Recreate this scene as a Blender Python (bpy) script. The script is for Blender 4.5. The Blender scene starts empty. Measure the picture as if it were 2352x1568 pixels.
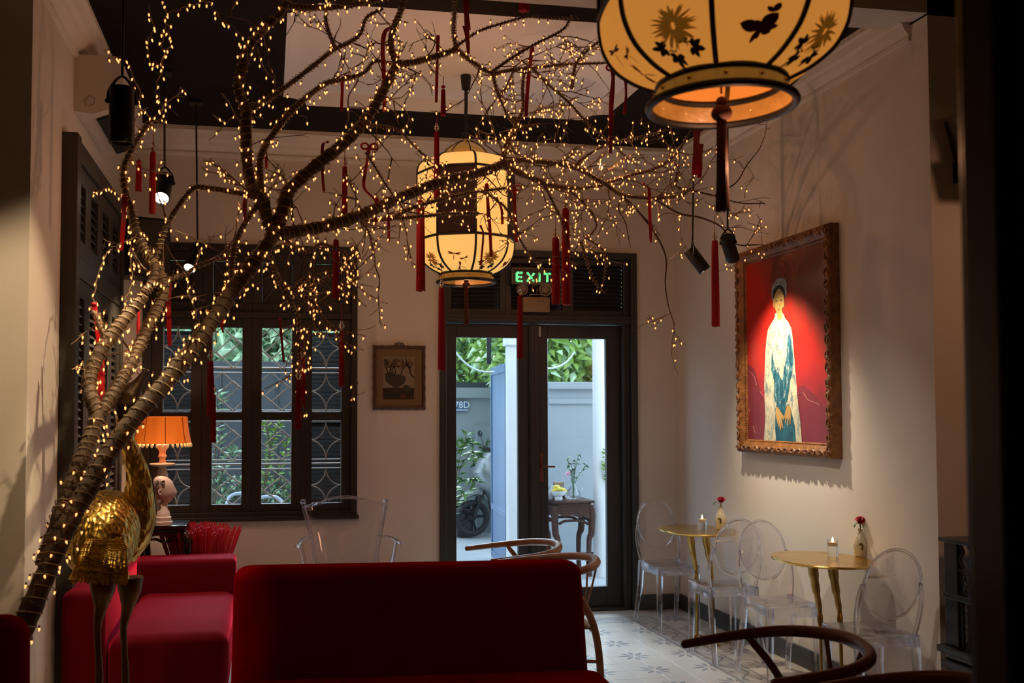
import bpy, bmesh, math, random
from mathutils import Vector, Matrix, noise as mnoise
from mathutils.geometry import tessellate_polygon
R = random.Random(7)
SC = bpy.context.scene
COL = SC.collection
rad = math.radians

# ------------------------------------------------------------------ camera
W_, H_, F_, CX, CY, EYE = 2352., 1568., 2287., 1030., 857., 1.5
_a = Vector(((615 - CX) / F_, (950 - CY) / F_, 1)).normalized()      # depth axis (+Y) in camera space
_d = Vector((-0.006, 1, 0)); _d = (_d - _a * _d.dot(_a)).normalized()  # world down in camera space
_x = _d.cross(_a)
ROWS = [Vector((_x[i], _a[i], -_d[i])) for i in range(3)]             # camera right / down / forward in the world
cam_d = bpy.data.cameras.new('camera'); cam = bpy.data.objects.new('camera', cam_d); COL.objects.link(cam)
m3 = Matrix((ROWS[0], -ROWS[1], -ROWS[2])).transposed()
cam.matrix_world = Matrix.Translation((0, 0, EYE)) @ m3.to_4x4()
cam_d.sensor_width = 36; cam_d.lens = F_ * 36 / W_
cam_d.shift_x = (W_ / 2 - CX) / W_; cam_d.shift_y = (CY - H_ / 2) / W_
cam_d.clip_start = .05; cam_d.clip_end = 200
cam_d.dof.use_dof = True; cam_d.dof.focus_distance = 6.2; cam_d.dof.aperture_fstop = 4.0
SC.camera = cam

def ray(u, v):
    c = ((u - CX) / F_, (v - CY) / F_, 1)
    return ROWS[0] * c[0] + ROWS[1] * c[1] + ROWS[2] * c[2]
def P(u, v, y):
    r = ray(u, v); return Vector((0, 0, EYE)) + r * (y / r.y)
def PZ(u, v, z):
    r = ray(u, v); return Vector((0, 0, EYE)) + r * ((z - EYE) / r.z)
def PX(u, v, x):
    r = ray(u, v); return Vector((0, 0, EYE)) + r * (x / r.x)

# ------------------------------------------------------------------ view + world + lights
SC.view_settings.view_transform = 'Standard'; SC.view_settings.look = 'None'
SC.view_settings.gamma = 1; SC.view_settings.use_curve_mapping = False
SC.view_settings.exposure = 0.0
wld = bpy.data.worlds.new('overcast_sky'); SC.world = wld; wld.use_nodes = True
_bg = wld.node_tree.nodes['Background']
_bg.inputs[0].default_value = (.60, .80, 1.0, 1); _bg.inputs[1].default_value = 3.6

def light(kind, name, loc, power, col, size=.02, target=None, angle=40, blend=.5):
    d = bpy.data.lights.new(name, kind); d.energy = power; d.color = col
    if kind == 'AREA': d.size = size
    else: d.shadow_soft_size = size
    if kind == 'SPOT': d.spot_size = rad(angle); d.spot_blend = blend
    o = bpy.data.objects.new(name, d); COL.objects.link(o); o.location = loc
    if target is not None:
        o.rotation_euler = (Vector(target) - Vector(loc)).to_track_quat('-Z', 'Y').to_euler()
    return o
_sun = bpy.data.lights.new('hazy_sun', 'SUN'); _sun.energy = 10; _sun.color = (.64, .83, 1); _sun.angle = rad(24)
_so = bpy.data.objects.new('hazy_sun', _sun); COL.objects.link(_so); _so.location = (2, 20, 14)
_so.rotation_euler = Vector((-.06, -.74, -.67)).to_track_quat('-Z', 'Y').to_euler()
WARM = (1, .56, .28); AMB = (1, .46, .24)
# the fairy lights' own glow, gathered at a few points among the branches
for _l in ((-.25, 4.85, 2.5), (.45, 5.0, 2.6), (.55, 5.5, 2.3), (1.0, 5.3, 2.98), (1.9, 5.5, 2.95), (2.3, 5.8, 2.6)):
    light('POINT', 'fairy_glow', _l, 2.3, AMB, .0)
light('POINT', 'lantern_glow', (1.22, 6.02, 2.15), 2.8, AMB, .0)
light('POINT', 'lantern_glow', (1.17, 2.30, 2.12), 3.0, AMB, .0)
light('SPOT', 'spot_left', P(371, 470, 5.96), 140, (1, .74, .55), .03, (-.50, 5.72, .45), 70, .7)
light('SPOT', 'spot_corner', P(430, 626, 6.45), 36, (1, .70, .42), .03, P(270, 860, 6.6), 75, .7)
light('SPOT', 'spot_portrait', P(1614, 624, 5.70), 120, (1, .84, .60), .02, PX(1790, 890, 3.08), 88, 1)
light('SPOT', 'spot_statue', (-.62, 4.31, 2.60), 80, (1, .76, .46), .02, (-.66, 4.3, .8), 44, .6)
light('SPOT', 'spot_tree', (.60, 3.2, 3.4), 250, (1, .70, .40), .03, (-1.02, 4.5, 1.65), 30, .7)
light('SPOT', 'spot_pier_left', (-1.15, 3.1, 3.35), 30, (1, .62, .32), .03, (-1.2, 4.45, 1.15), 46, .6)
light('SPOT', 'pier_right_fill', (3.6, 2.6, 2.7), 24, AMB, .15, (3.3, 4.27, 1.7), 80, .8)  # added spot without a fixture, brightens the right pier
light('SPOT', 'spot_tables', (.95, 3.9, 3.38), 100, (1, .86, .72), .03, (2.8, 5.2, .5), 48, .9)


# ------------------------------------------------------------------ geometry helpers
class MB:
    def __init__(s): s.v = []; s.f = []
    def add(s, vs, fs, M=None):
        b = len(s.v)
        s.v += [tuple(M @ Vector(p)) if M is not None else tuple(p) for p in vs]
        s.f += [tuple(b + i for i in f) for f in fs]
        return s
    def box(s, lo, hi, bev=0, M=None):
        x0, y0, z0 = lo; x1, y1, z1 = hi
        if bev <= 0:
            return s.add([(x0,y0,z0),(x1,y0,z0),(x1,y1,z0),(x0,y1,z0),(x0,y0,z1),(x1,y0,z1),(x1,y1,z1),(x0,y1,z1)],
                         [(0,3,2,1),(4,5,6,7),(0,1,5,4),(1,2,6,5),(2,3,7,6),(3,0,4,7)], M)
        bm = bmesh.new(); bmesh.ops.create_cube(bm, size=1)
        for q in bm.verts:
            q.co = Vector(((x0+x1)/2 + q.co.x*(x1-x0), (y0+y1)/2 + q.co.y*(y1-y0), (z0+z1)/2 + q.co.z*(z1-z0)))
        bmesh.ops.bevel(bm, geom=list(bm.edges), offset=bev, segments=2 if bev < .02 else 4, profile=.5, affect='EDGES')
        bm.verts.index_update()
        s.add([q.co.copy() for q in bm.verts], [[q.index for q in f.verts] for f in bm.faces], M); bm.free()
        return s
    def loft(s, rings, closed=False, caps=True, M=None):
        n = len(rings[0]); vs = [p for r in rings for p in r]; fs = []
        for i in range(len(rings) - (0 if closed else 1)):
            a = i * n; b = ((i + 1) % len(rings)) * n
            for j in range(n):
                k = (j + 1) % n; fs.append((a + j, a + k, b + k, b + j))
        if caps and not closed:
            fs.append(tuple(reversed(range(n)))); fs.append(tuple(range(len(vs) - n, len(vs))))
        return s.add(vs, fs, M)
    def tube(s, pts, r, n=8, caps=True, closed=False, M=None, flat=1.0, up=None):
        pts = [Vector(p) for p in pts]; m = len(pts)
        rs = list(r) if hasattr(r, '__len__') else [r] * m
        rings = []; prev = None
        for i, p in enumerate(pts):
            if closed: t = pts[(i + 1) % m] - pts[i - 1]
            else: t = pts[min(i + 1, m - 1)] - pts[max(i - 1, 0)]
            t = t.normalized() if t.length > 1e-9 else Vector((0, 0, 1))
            if prev is None:
                u = Vector(up) if up else (Vector((0, 0, 1)) if abs(t.z) < .9 else Vector((1, 0, 0)))
            else: u = prev
            u = (u - t * u.dot(t));
            if u.length < 1e-6: u = t.orthogonal()
            u.normalize(); prev = u; w = t.cross(u)
            rings.append([p + (u * math.cos(2*math.pi*j/n) * flat + w * math.sin(2*math.pi*j/n)) * rs[i] for j in range(n)])
        return s.loft(rings, closed, caps, M)
    def lathe(s, prof, n=24, c=(0, 0, 0), M=None, sx=1, sy=1):
        rings = [[(c[0] + max(r, 1e-4) * math.cos(2*math.pi*j/n) * sx, c[1] + max(r, 1e-4) * math.sin(2*math.pi*j/n) * sy, c[2] + z) for j in range(n)] for r, z in prof]
        return s.loft(rings, False, True, M)
    def ball(s, c, r, n=12, m=8, sc=(1, 1, 1), M=None):
        prof = [(math.sin(math.pi*i/m), -math.cos(math.pi*i/m)) for i in range(m + 1)]
        rings = [[(c[0] + r*sc[0]*max(q, 1e-3)*math.cos(2*math.pi*j/n), c[1] + r*sc[1]*max(q, 1e-3)*math.sin(2*math.pi*j/n), c[2] + r*sc[2]*z) for j in range(n)] for q, z in prof]
        return s.loft(rings, False, True, M)
    def prism(s, poly, d0, d1, ax='y', M=None):
        """poly in a plane, extruded along ax from d0 to d1"""
        def mk(p, d): return {'y': (p[0], d, p[1]), 'z': (p[0], p[1], d), 'x': (d, p[0], p[1])}[ax]
        n = len(poly)
        vs = [mk(p, d0) for p in poly] + [mk(p, d1) for p in poly]
        tri = tessellate_polygon([[Vector((p[0], p[1], 0)) for p in poly]])
        fs = [(i, (i+1) % n, n + (i+1) % n, n + i) for i in range(n)]
        fs += [tuple(t) for t in tri] + [tuple(n + i for i in reversed(t)) for t in tri]
        return s.add(vs, fs, M)
    def poly(s, pts):
        """flat patch in 3-D, triangulated (order kept); pts lie in one plane"""
        pts = [Vector(p) for p in pts]; n = Vector((0, 0, 0))
        for i in range(len(pts)): n += pts[i].cross(pts[(i+1) % len(pts)])
        n.normalize(); u = n.orthogonal().normalized(); w = n.cross(u)
        tri = tessellate_polygon([[Vector((p.dot(u), p.dot(w), 0)) for p in pts]])
        return s.add(pts, [tuple(t) for t in tri])
    def build(s, name, m, parent=None, o=None, smooth=40, fix=True):
        """one mesh object; geometry given in the parent's space, or in the world with o = the parent's origin"""
        me = bpy.data.meshes.new(name)
        vs = s.v
        if o is not None: vs = [(p[0]-o[0], p[1]-o[1], p[2]-o[2]) for p in vs]
        me.from_pydata(vs, [], s.f); me.update()
        if fix:
            bm = bmesh.new(); bm.from_mesh(me); bmesh.ops.recalc_face_normals(bm, faces=bm.faces); bm.to_mesh(me); bm.free()
        if smooth:
            me.polygons.foreach_set('use_smooth', [True] * len(me.polygons)); me.set_sharp_from_angle(angle=rad(smooth))
        if m: me.materials.append(m)
        ob = bpy.data.objects.new(name, me); COL.objects.link(ob)
        if parent: ob.parent = parent
        return ob

def tag(o, label=None, cat=None, group=None, kind=None):
    if label: o['label'] = label
    if cat: o['category'] = cat
    if group: o['group'] = group
    if kind: o['kind'] = kind
    return o
def thing(name, loc, label, cat, rz=0, group=None, kind=None):
    o = bpy.data.objects.new(name, None); COL.objects.link(o); o.empty_display_size = .05
    o.location = loc; o.rotation_euler = (0, 0, rz)
    return tag(o, label, cat, group, kind)
def kids(o): return [c for c in bpy.data.objects if c.parent == o]
def dup(o, parent=None, ch=None):
    c = o.copy(); COL.objects.link(c); c.parent = parent
    for k in kids(o) if ch is None else ch: dup(k, c)
    return c
def place(o, loc, rz, label):
    o.location = loc; o.rotation_euler = (0, 0, rz); o['label'] = label; return o
def part(src, parent, name=None):
    c = src.copy(); COL.objects.link(c); c.parent = parent
    return c
def T(x, y, z): return Matrix.Translation((x, y, z))
def RZ(a): return Matrix.Rotation(a, 4, 'Z')
def RX(a): return Matrix.Rotation(a, 4, 'X')
def RY(a): return Matrix.Rotation(a, 4, 'Y')
def bez(pts, n=8):
    """Catmull-Rom through points of any dimension"""
    pts = [Vector(p) for p in pts]; out = []
    q = [pts[0]*2 - pts[1]] + pts + [pts[-1]*2 - pts[-2]]
    for i in range(1, len(q) - 2):
        a, b, c, d = q[i-1], q[i], q[i+1], q[i+2]
        for k in range(n):
            t = k / n
            out.append(.5 * ((2*b) + (c - a)*t + (2*a - 5*b + 4*c - d)*t*t + (3*b - a - 3*c + d)*t*t*t))
    out.append(pts[-1]); return out

# ------------------------------------------------------------------ materials
class E_:
    """tiny expression builder over Math nodes"""
    def __init__(s, nt, sock): s.nt = nt; s.k = sock
    def op(s, o, *a):
        n = s.nt.nodes.new('ShaderNodeMath'); n.operation = o
        for i, q in enumerate((s,) + a):
            if isinstance(q, E_): s.nt.links.new(q.k, n.inputs[i])
            else: n.inputs[i].default_value = q
        return E_(s.nt, n.outputs[0])
    def __add__(s, o): return s.op('ADD', o)
    def __sub__(s, o): return s.op('SUBTRACT', o)
    def __mul__(s, o): return s.op('MULTIPLY', o)
    def __truediv__(s, o): return s.op('DIVIDE', o)
    def lt(s, o): return s.op('LESS_THAN', o)
    def gt(s, o): return s.op('GREATER_THAN', o)
    def pp(s, o): return s.op('PINGPONG', o)
    def mod(s, o): return s.op('FLOORED_MODULO', o)
    def mx(s, o): return s.op('MAXIMUM', o)
    def ab(s): return s.op('ABSOLUTE')
def newmat(name):
    m = bpy.data.materials.new(name); m.use_nodes = True
    nt = m.node_tree; b = nt.nodes['Principled BSDF']
    return m, nt, b
def tex_coord(nt, kind='Object'):
    if kind == 'World': return nt.nodes.new('ShaderNodeNewGeometry').outputs['Position']
    return nt.nodes.new('ShaderNodeTexCoord').outputs[kind]
def noise(nt, scale, detail=3, rough=.6, coord=None, stretch=None):
    n = nt.nodes.new('ShaderNodeTexNoise'); n.inputs['Scale'].default_value = scale
    n.inputs['Detail'].default_value = detail; n.inputs['Roughness'].default_value = rough
    c = coord or tex_coord(nt)
    if stretch:
        mp = nt.nodes.new('ShaderNodeMapping'); mp.inputs['Scale'].default_value = stretch
        nt.links.new(c, mp.inputs[0]); c = mp.outputs[0]
    nt.links.new(c, n.inputs['Vector']); return n.outputs['Fac']
def mixc(nt, fac, a, b):
    n = nt.nodes.new('ShaderNodeMix'); n.data_type = 'RGBA'
    if hasattr(fac, 'links'): nt.links.new(fac, n.inputs[0])
    else: n.inputs[0].default_value = fac
    for q, i in ((a, 6), (b, 7)):
        if hasattr(q, 'links'): nt.links.new(q, n.inputs[i])
        else: n.inputs[i].default_value = (*q, 1)
    return n.outputs[2]
def ramp(nt, fac, stops):
    n = nt.nodes.new('ShaderNodeValToRGB'); nt.links.new(fac, n.inputs[0])
    el = n.color_ramp.elements
    while len(el) < len(stops): el.new(.5)
    for e, (p, c) in zip(el, stops): e.position = p; e.color = (*c, 1)
    return n.outputs[0]
def bump(nt, b, h, strength=.3, dist=.01):
    n = nt.nodes.new('ShaderNodeBump'); n.inputs['Strength'].default_value = strength; n.inputs['Distance'].default_value = dist
    nt.links.new(h, n.inputs['Height']); nt.links.new(n.outputs[0], b.inputs['Normal'])
def M_(name, col, rough=.5, metal=0, col2=None, ns=8, stretch=None, bs=0, bscale=None, bd=.004, emit=None, es=0, sheen=0, coat=0, spec=.5, trans=0, coord=None):
    m, nt, b = newmat(name)
    b.inputs['Roughness'].default_value = rough; b.inputs['Metallic'].default_value = metal
    b.inputs['Specular IOR Level'].default_value = spec
    c = tex_coord(nt, coord or 'Object')
    if col2:
        f = noise(nt, ns, 4, .6, c, stretch)
        f2 = ramp(nt, f, [(.35, (0, 0, 0)), (.65, (1, 1, 1))])
        nt.links.new(mixc(nt, f2, col, col2), b.inputs['Base Color'])
    else: b.inputs['Base Color'].default_value = (*col, 1)
    if bs: bump(nt, b, noise(nt, bscale or ns, 4, .6, c, stretch), bs, bd)
    if emit: b.inputs['Emission Color'].default_value = (*emit, 1); b.inputs['Emission Strength'].default_value = es
    if sheen:
        b.inputs['Sheen Weight'].default_value = sheen; b.inputs['Sheen Roughness'].default_value = .35
        b.inputs['Sheen Tint'].default_value = (min(1, col[0]*5 + .1), min(1, col[1]*12), min(1, col[2]*7), 1)
    if coat: b.inputs['Coat Weight'].default_value = coat; b.inputs['Coat Roughness'].default_value = .08
    if trans: b.inputs['Transmission Weight'].default_value = trans
    return m

plaster = M_('cream_plaster', (.76, .71, .65), .9, col2=(.72, .67, .61), ns=1.3, bs=.12, bscale=60, bd=.003, spec=.25, coord='World')
plaster_white = M_('white_moulding', (.80, .76, .71), .8, col2=(.76, .72, .66), ns=3, spec=.3)
ceil_dark = M_('dark_brown_ceiling', (.013, .0075, .0075), .8, col2=(.010, .006, .006), ns=3, spec=.2)
ceil_pale = M_('pale_ceiling_panel', (.84, .86, .90), .9, spec=.2)
frame_dark = M_('dark_grey_brown_woodwork', (.034, .028, .024), .5, col2=(.026, .021, .018), ns=6, stretch=(8, 8, .6), bs=.1, spec=.4)
shutter_m = M_('dark_olive_shutter', (.060, .055, .045), .5, col2=(.046, .042, .035), ns=5, stretch=(8, 8, .6), bs=.1, spec=.4)
door_m = M_('charcoal_door_paint', (.040, .042, .046), .42, col2=(.032, .033, .036), ns=5, stretch=(8, 8, .6), bs=.08, spec=.45)
base_m = M_('dark_grey_skirting', (.060, .062, .068), .5, col2=(.045, .046, .05), ns=9)
black_m = M_('matt_black_metal', (.008, .008, .008), .45, spec=.4)
black_gloss = M_('black_lacquer', (.007, .006, .006), .22, coat=.5)
blackwood = M_('black_stained_wood', (.018, .014, .012), .35, col2=(.010, .008, .007), ns=6, stretch=(1, 1, 8), bs=.15, coat=.2)
iron_pale = M_('cream_painted_iron', (.55, .48, .38), .5, col2=(.45, .38, .29), ns=20)
red_velvet = M_('red_velvet', (.27, .0006, .0025), .85, col2=(.22, .0004, .002), ns=3, bs=.15, bscale=350, bd=.002, sheen=.35, spec=0)
pink_velvet = M_('raspberry_velvet', (.15, .003, .012), .8, col2=(.12, .0025, .010), ns=3, bs=.15, bscale=350, bd=.002, sheen=1.0, spec=.05)
silk_red = M_('red_silk', (.42, .004, .010), .55, col2=(.30, .002, .006), ns=30, stretch=(6, 6, .3), bs=.5, bscale=90, bd=.004, sheen=.2, spec=.3)
ribbon_red = M_('red_satin_ribbon', (.48, .005, .012), .4, col2=(.38, .003, .008), ns=12, spec=.5)
wood_warm = M_('brown_oiled_wood', (.34, .17, .085), .38, col2=(.24, .11, .055), ns=5, stretch=(3, 3, 3), bs=.1, spec=.5)
wood_dark = M_('dark_red_wood', (.15, .040, .020), .42, col2=(.10, .026, .013), ns=5, bs=.1, spec=.4)
cord_seat = M_('woven_paper_cord', (.45, .33, .20), .8, col2=(.34, .24, .14), ns=60, bs=.4, bscale=80)
brass = M_('gold_leaf_table', (.80, .55, .16), .26, 1, col2=(.62, .38, .09), ns=9, bs=.15, bscale=14)
bronze = M_('gilded_bronze', (.50, .33, .10), .38, 1, col2=(.36, .22, .06), ns=14, bs=.3, bscale=30)
ceramic = M_('cream_ceramic', (.62, .54, .40), .3, col2=(.50, .42, .28), ns=4, coat=.3)
ivory = M_('ivory_painted_wood', (.70, .64, .55), .55, col2=(.62, .56, .47), ns=6, bs=.1)
bust_m = M_('pale_bisque', (.66, .50, .42), .5, col2=(.58, .43, .36), ns=5)
ac_m = M_('white_plastic', (.68, .64, .58), .45)
leaf_g = M_('green_leaf', (.07, .17, .035), .45, col2=(.14, .25, .06), ns=3, spec=.5)
leaf_d = M_('dark_green_leaf', (.030, .085, .030), .4, col2=(.06, .13, .045), ns=3, spec=.5)
leaf_y = M_('yellow_green_leaf', (.22, .36, .045), .45, col2=(.15, .27, .04), ns=4)
leaf_p = M_('pale_glossy_leaf', (.26, .40, .23), .25, col2=(.14, .27, .12), ns=2.5, spec=.8)
leaf_b = M_('glare_pale_leaf', (.52, .70, .44), .3, col2=(.34, .54, .27), ns=2.5, spec=.6)  # lighter copy of the glossy leaf, daylight glare put into its colour
leaf_m = M_('mid_green_leaf', (.17, .30, .045), .4, col2=(.26, .40, .09), ns=3, spec=.5)
stem_m = M_('brown_stem', (.09, .055, .03), .8)
out_wall = M_('pale_blue_grey_render', (.30, .33, .345), .9, col2=(.275, .30, .315), ns=1.2, bs=.15, bscale=40, coord='World')
out_white = M_('white_painted_render', (.66, .67, .68), .8, col2=(.62, .63, .65), ns=2)
out_grey = M_('dark_slate_paint', (.046, .055, .062), .7, col2=(.040, .047, .054), ns=4)
gate_m = M_('blue_painted_gate', (.075, .155, .29), .45, col2=(.055, .125, .25), ns=2)
ground_m = M_('pale_concrete_paving', (.40, .42, .44), .85, col2=(.34, .36, .38), ns=2, coord='World')
red_wood = M_('carved_brown_hardwood', (.060, .024, .017), .6, col2=(.036, .014, .010), ns=12, bs=.6, bscale=45, bd=.012, spec=.25)
steel = M_('brushed_silver_plastic', (.30, .31, .32), .3, .4, col2=(.22, .23, .24), ns=4)
tyre = M_('black_rubber', (.015, .016, .018), .7)
petal_m = M_('pink_peony_petals', (.62, .035, .085), .6, col2=(.48, .02, .055), ns=9, sheen=.2)
wick_m = M_('candle_wax', (.75, .60, .45), .5)
flame_m = M_('candle_flame', (1, .6, .2), .5, emit=(1, .55, .22), es=9)
bulb_m = M_('warm_bulb', (1, .7, .3), .4, emit=(1, .40, .12), es=2.1)
cap_m = M_('bulb_cap', (.35, .12, .05), .5)
wire_m = M_('clear_brown_wire', (.36, .25, .135), .35)
lens_m = M_('lit_lens', (1, 1, 1), .3, emit=(1, .93, .80), es=7)
exit_m = M_('green_exit_letters', (.1, .9, .4), .5, emit=(.16, 1.0, .34), es=1.0)
bark, _nt, _b = newmat('grey_brown_bark')
_f = noise(_nt, 14, 5, .7); _nt.links.new(ramp(_nt, _f, [(.3, (.040, .022, .011)), (.55, (.105, .062, .033)), (.8, (.19, .125, .07))]), _b.inputs['Base Color'])
_b.inputs['Roughness'].default_value = .75; bump(_nt, _b, _f, .7, .012)
twig_m = M_('thin_brown_twig', (.085, .045, .024), .7, col2=(.13, .075, .04), ns=20)
# crumpled gold leaf
gold, _nt, _b = newmat('crumpled_gold_leaf')
_v = _nt.nodes.new('ShaderNodeTexVoronoi'); _v.feature = 'F1'; _v.inputs['Scale'].default_value = 55
_mp = _nt.nodes.new('ShaderNodeMapping'); _mp.inputs['Scale'].default_value = (1, 1, .45); _mp.inputs['Rotation'].default_value = (.4, .5, 0)
_nt.links.new(tex_coord(_nt), _mp.inputs[0]); _nt.links.new(_mp.outputs[0], _v.inputs['Vector'])
_n = noise(_nt, 9, 4); _nt.links.new(ramp(_nt, _n, [(.35, (.42, .25, .05)), (.6, (.85, .60, .15))]), _b.inputs['Base Color'])
_b.inputs['Metallic'].default_value = 1; _b.inputs['Roughness'].default_value = .33
bump(_nt, _b, _v.outputs['Distance'], .55, .012)
gold_dark = M_('dark_patinated_bronze', (.060, .036, .018), .45, .8, col2=(.03, .018, .01), ns=12, bs=.4, bscale=30)

def glassmat(name, ior, tint, clear, rough=0.0):
    m = bpy.data.materials.new(name); m.use_nodes = True; nt = m.node_tree; nt.nodes.clear()
    out = nt.nodes.new('ShaderNodeOutputMaterial'); t = nt.nodes.new('ShaderNodeBsdfTransparent'); g = nt.nodes.new('ShaderNodeBsdfGlass')
    t.inputs[0].default_value = (*tint, 1); g.inputs['Color'].default_value = (*tint, 1); g.inputs['IOR'].default_value = ior; g.inputs['Roughness'].default_value = rough
    mx = nt.nodes.new('ShaderNodeMixShader'); mx.inputs[0].default_value = 1 - clear
    nt.links.new(t.outputs[0], mx.inputs[1]); nt.links.new(g.outputs[0], mx.inputs[2]); nt.links.new(mx.outputs[0], out.inputs[0])
    return m
acrylic = glassmat('clear_acrylic', 1.49, (.97, .965, .99), .32)
glass_clear = glassmat('clear_glass', 1.45, (.97, .98, .98), .5)
def panemat(name, refl=1.0):
    """thin pane: reflection by Fresnel, the rest passes straight through"""
    m = bpy.data.materials.new(name); m.use_nodes = True; nt = m.node_tree; nt.nodes.clear()
    out = nt.nodes.new('ShaderNodeOutputMaterial'); t = nt.nodes.new('ShaderNodeBsdfTransparent'); g = nt.nodes.new('ShaderNodeBsdfGlossy')
    t.inputs[0].default_value = (.97, .98, .98, 1); g.inputs['Roughness'].default_value = 0
    fr = nt.nodes.new('ShaderNodeFresnel'); ge = nt.nodes.new('ShaderNodeNewGeometry')   # same 1.5 from either side of the sheet
    io = nt.nodes.new('ShaderNodeMath'); io.operation = 'MULTIPLY_ADD'; nt.links.new(ge.outputs['Backfacing'], io.inputs[0])
    io.inputs[1].default_value = 1/1.5 - 1.5; io.inputs[2].default_value = 1.5; nt.links.new(io.outputs[0], fr.inputs[0])
    mx = nt.nodes.new('ShaderNodeMixShader'); nt.links.new(fr.outputs[0], mx.inputs[0])
    nt.links.new(t.outputs[0], mx.inputs[1]); nt.links.new(g.outputs[0], mx.inputs[2]); nt.links.new(mx.outputs[0], out.inputs[0])
    return m
pane_m = panemat('window_glass')
# encaustic tile floor, laid out in the room's own coordinates
floor_m, _nt, _b = newmat('encaustic_cement_tiles')
_sep = _nt.nodes.new('ShaderNodeSeparateXYZ'); _nt.links.new(tex_coord(_nt, 'World'), _sep.inputs[0])
_X, _Y = E_(_nt, _sep.outputs[0]), E_(_nt, _sep.outputs[1])
PIT = .336
def _flower(x, y):
    u = (x - (2.24 - PIT/2)).mod(PIT) - PIT/2; v = (y - (6.258 - PIT/2)).mod(PIT) - PIT/2
    r = (u*u + v*v).op('SQRT'); th = v.op('ARCTAN2', u)
    w = ((th + math.pi/8).mod(math.pi/4) - math.pi/8).ab() * r
    prof = ((r - .018) * (1/.085) * math.pi).op('SINE') * .0125
    return w.lt(prof) * r.gt(.022) * r.lt(.102)
_inner = _X.lt(2.615) * _Y.lt(6.88)
_strip = (_X.gt(2.615).mx(_Y.gt(6.88))) * _X.lt(2.79) * _Y.lt(7.06)
_lines = ((_X - 2.622).ab().lt(.009) * _Y.lt(6.89)).mx((_X - 2.786).ab().lt(.008) * _Y.lt(7.06)).mx((_Y - 6.888).ab().lt(.006) * _X.lt(2.63)).mx((_Y - 7.055).ab().lt(.006) * _X.lt(2.79))
_u = (_Y.mod(.168) - .084); _vv = (_X - 2.705)
_scr = (((_Y * (2*math.pi/.336)).op('SINE') * .05 - _vv).ab().lt(.009)).mx((_u*_u + (_vv.ab() - .045)*(_vv.ab() - .045)).op('SQRT').lt(.018)) * _X.gt(2.63) * _X.lt(2.78) * _Y.lt(6.88)
_scr2 = (((_X * (2*math.pi/.336)).op('SINE') * .05 - (_Y - 6.97)).ab().lt(.009)) * _Y.gt(6.9) * _Y.lt(7.045) * _X.lt(2.62)
_mask = (_flower(_X, _Y) * (_inner.mx(_X.gt(2.8)))).mx(_scr).mx(_scr2).mx(_lines)
_soft = E_(_nt, noise(_nt, 30, 3, .6, tex_coord(_nt, 'World')))
_cream = mixc(_nt, noise(_nt, 2.2, 4, .6, tex_coord(_nt, 'World')), (.66, .61, .54), (.52, .47, .41))
_cream = mixc(_nt, _strip.k, _cream, (.47, .45, .42))
_fac = _mask * (_soft * .6 + .5)
_nt.links.new(mixc(_nt, _fac.k, _cream, (.135, .145, .175)), _b.inputs['Base Color'])
_b.inputs['Roughness'].default_value = .30; _b.inputs['Specular IOR Level'].default_value = .5; _b.inputs['Coat Weight'].default_value = .6; _b.inputs['Coat Roughness'].default_value = .16
# ================================================================== SETTING
YB, XL, XR, YF_L, YF_R, ZC = 7.30, -1.0, 3.14, 4.45, 4.27, 3.52
def struct(name, mb, m, parent=None, smooth=0):
    o = mb.build(name, m, parent, smooth=smooth)
    if parent is None: o['kind'] = 'structure'
    return o

# floor: bed with the tiles of the visible room laid one by one
TS = .168
tx0, ty0 = 2.24 - 8*TS, 6.258 - 10*TS
NXT, NYT = 13, 15
tx1, ty1 = tx0 + NXT*TS, ty0 + NYT*TS
b = MB(); b.box((-3.2, -1.8, -.06), (5.2, YB + .25, -.004))
for lo, hi in (((-3.2, -1.8), (5.2, ty0)), ((-3.2, ty1), (5.2, YB + .2)), ((-3.2, ty0), (tx0, ty1)), ((tx1, ty0), (5.2, ty1))):
    b.box((*lo, -.05), (*hi, 0))
floor = struct('floor', b, floor_m)
tb = MB(); tb.box((.0008, .0008, -.02), (TS - .0008, TS - .0008, 0), .0012)
tile0 = None
for i in range(NXT):
    for j in range(NYT):
        if tile0 is None: t = tile0 = tb.build('tile', floor_m, floor, smooth=0)
        else: t = part(tile0, floor)
        t.location = (tx0 + i*TS, ty0 + j*TS, R.uniform(-.0004, .0004))

# back wall with its window and door openings
WX0, WX1, WZ0, WZ1 = -.873, .644, .755, 2.722
DX0, DX1, DZ1 = 1.255, 2.80, 2.735
b = MB(); y0, y1 = YB, YB + .26
for x0, x1, z0, z1 in ((XL - .25, WX0, 0, 3.6), (WX0, WX1, 0, WZ0), (WX0, WX1, WZ1, 3.6), (WX1, DX0, 0, 3.6), (DX0, DX1, DZ1, 3.6), (DX1, XR + .3, 0, 3.6)):
    b.box((x0, y0, z0), (x1, y1, z1))
struct('wall_back', b, plaster)
b = MB(); b.box((XL - .25, YF_L, 0), (XL, YB, 3.6)); b.box((-3.2, YF_L, 0), (XL - .25, YF_L + .25, 3.6), 0)
struct('wall_left', b, plaster)
b = MB(); b.box((XR, YF_R, 0), (XR + .25, YB, 3.6)); b.box((XR + .25, YF_R, 0), (5.2, YF_R + .25, 3.6))
struct('wall_right', b, plaster)
b = MB(); b.box((-3.4, -1.8, 0), (-3.2, YF_L + .25, 3.75)); b.box((5.2, -1.8, 0), (5.4, YF_R + .25, 3.75)); b.box((-3.4, -2.0, 0), (5.4, -1.8, 3.75))
struct('wall_front', b, plaster)
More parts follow.
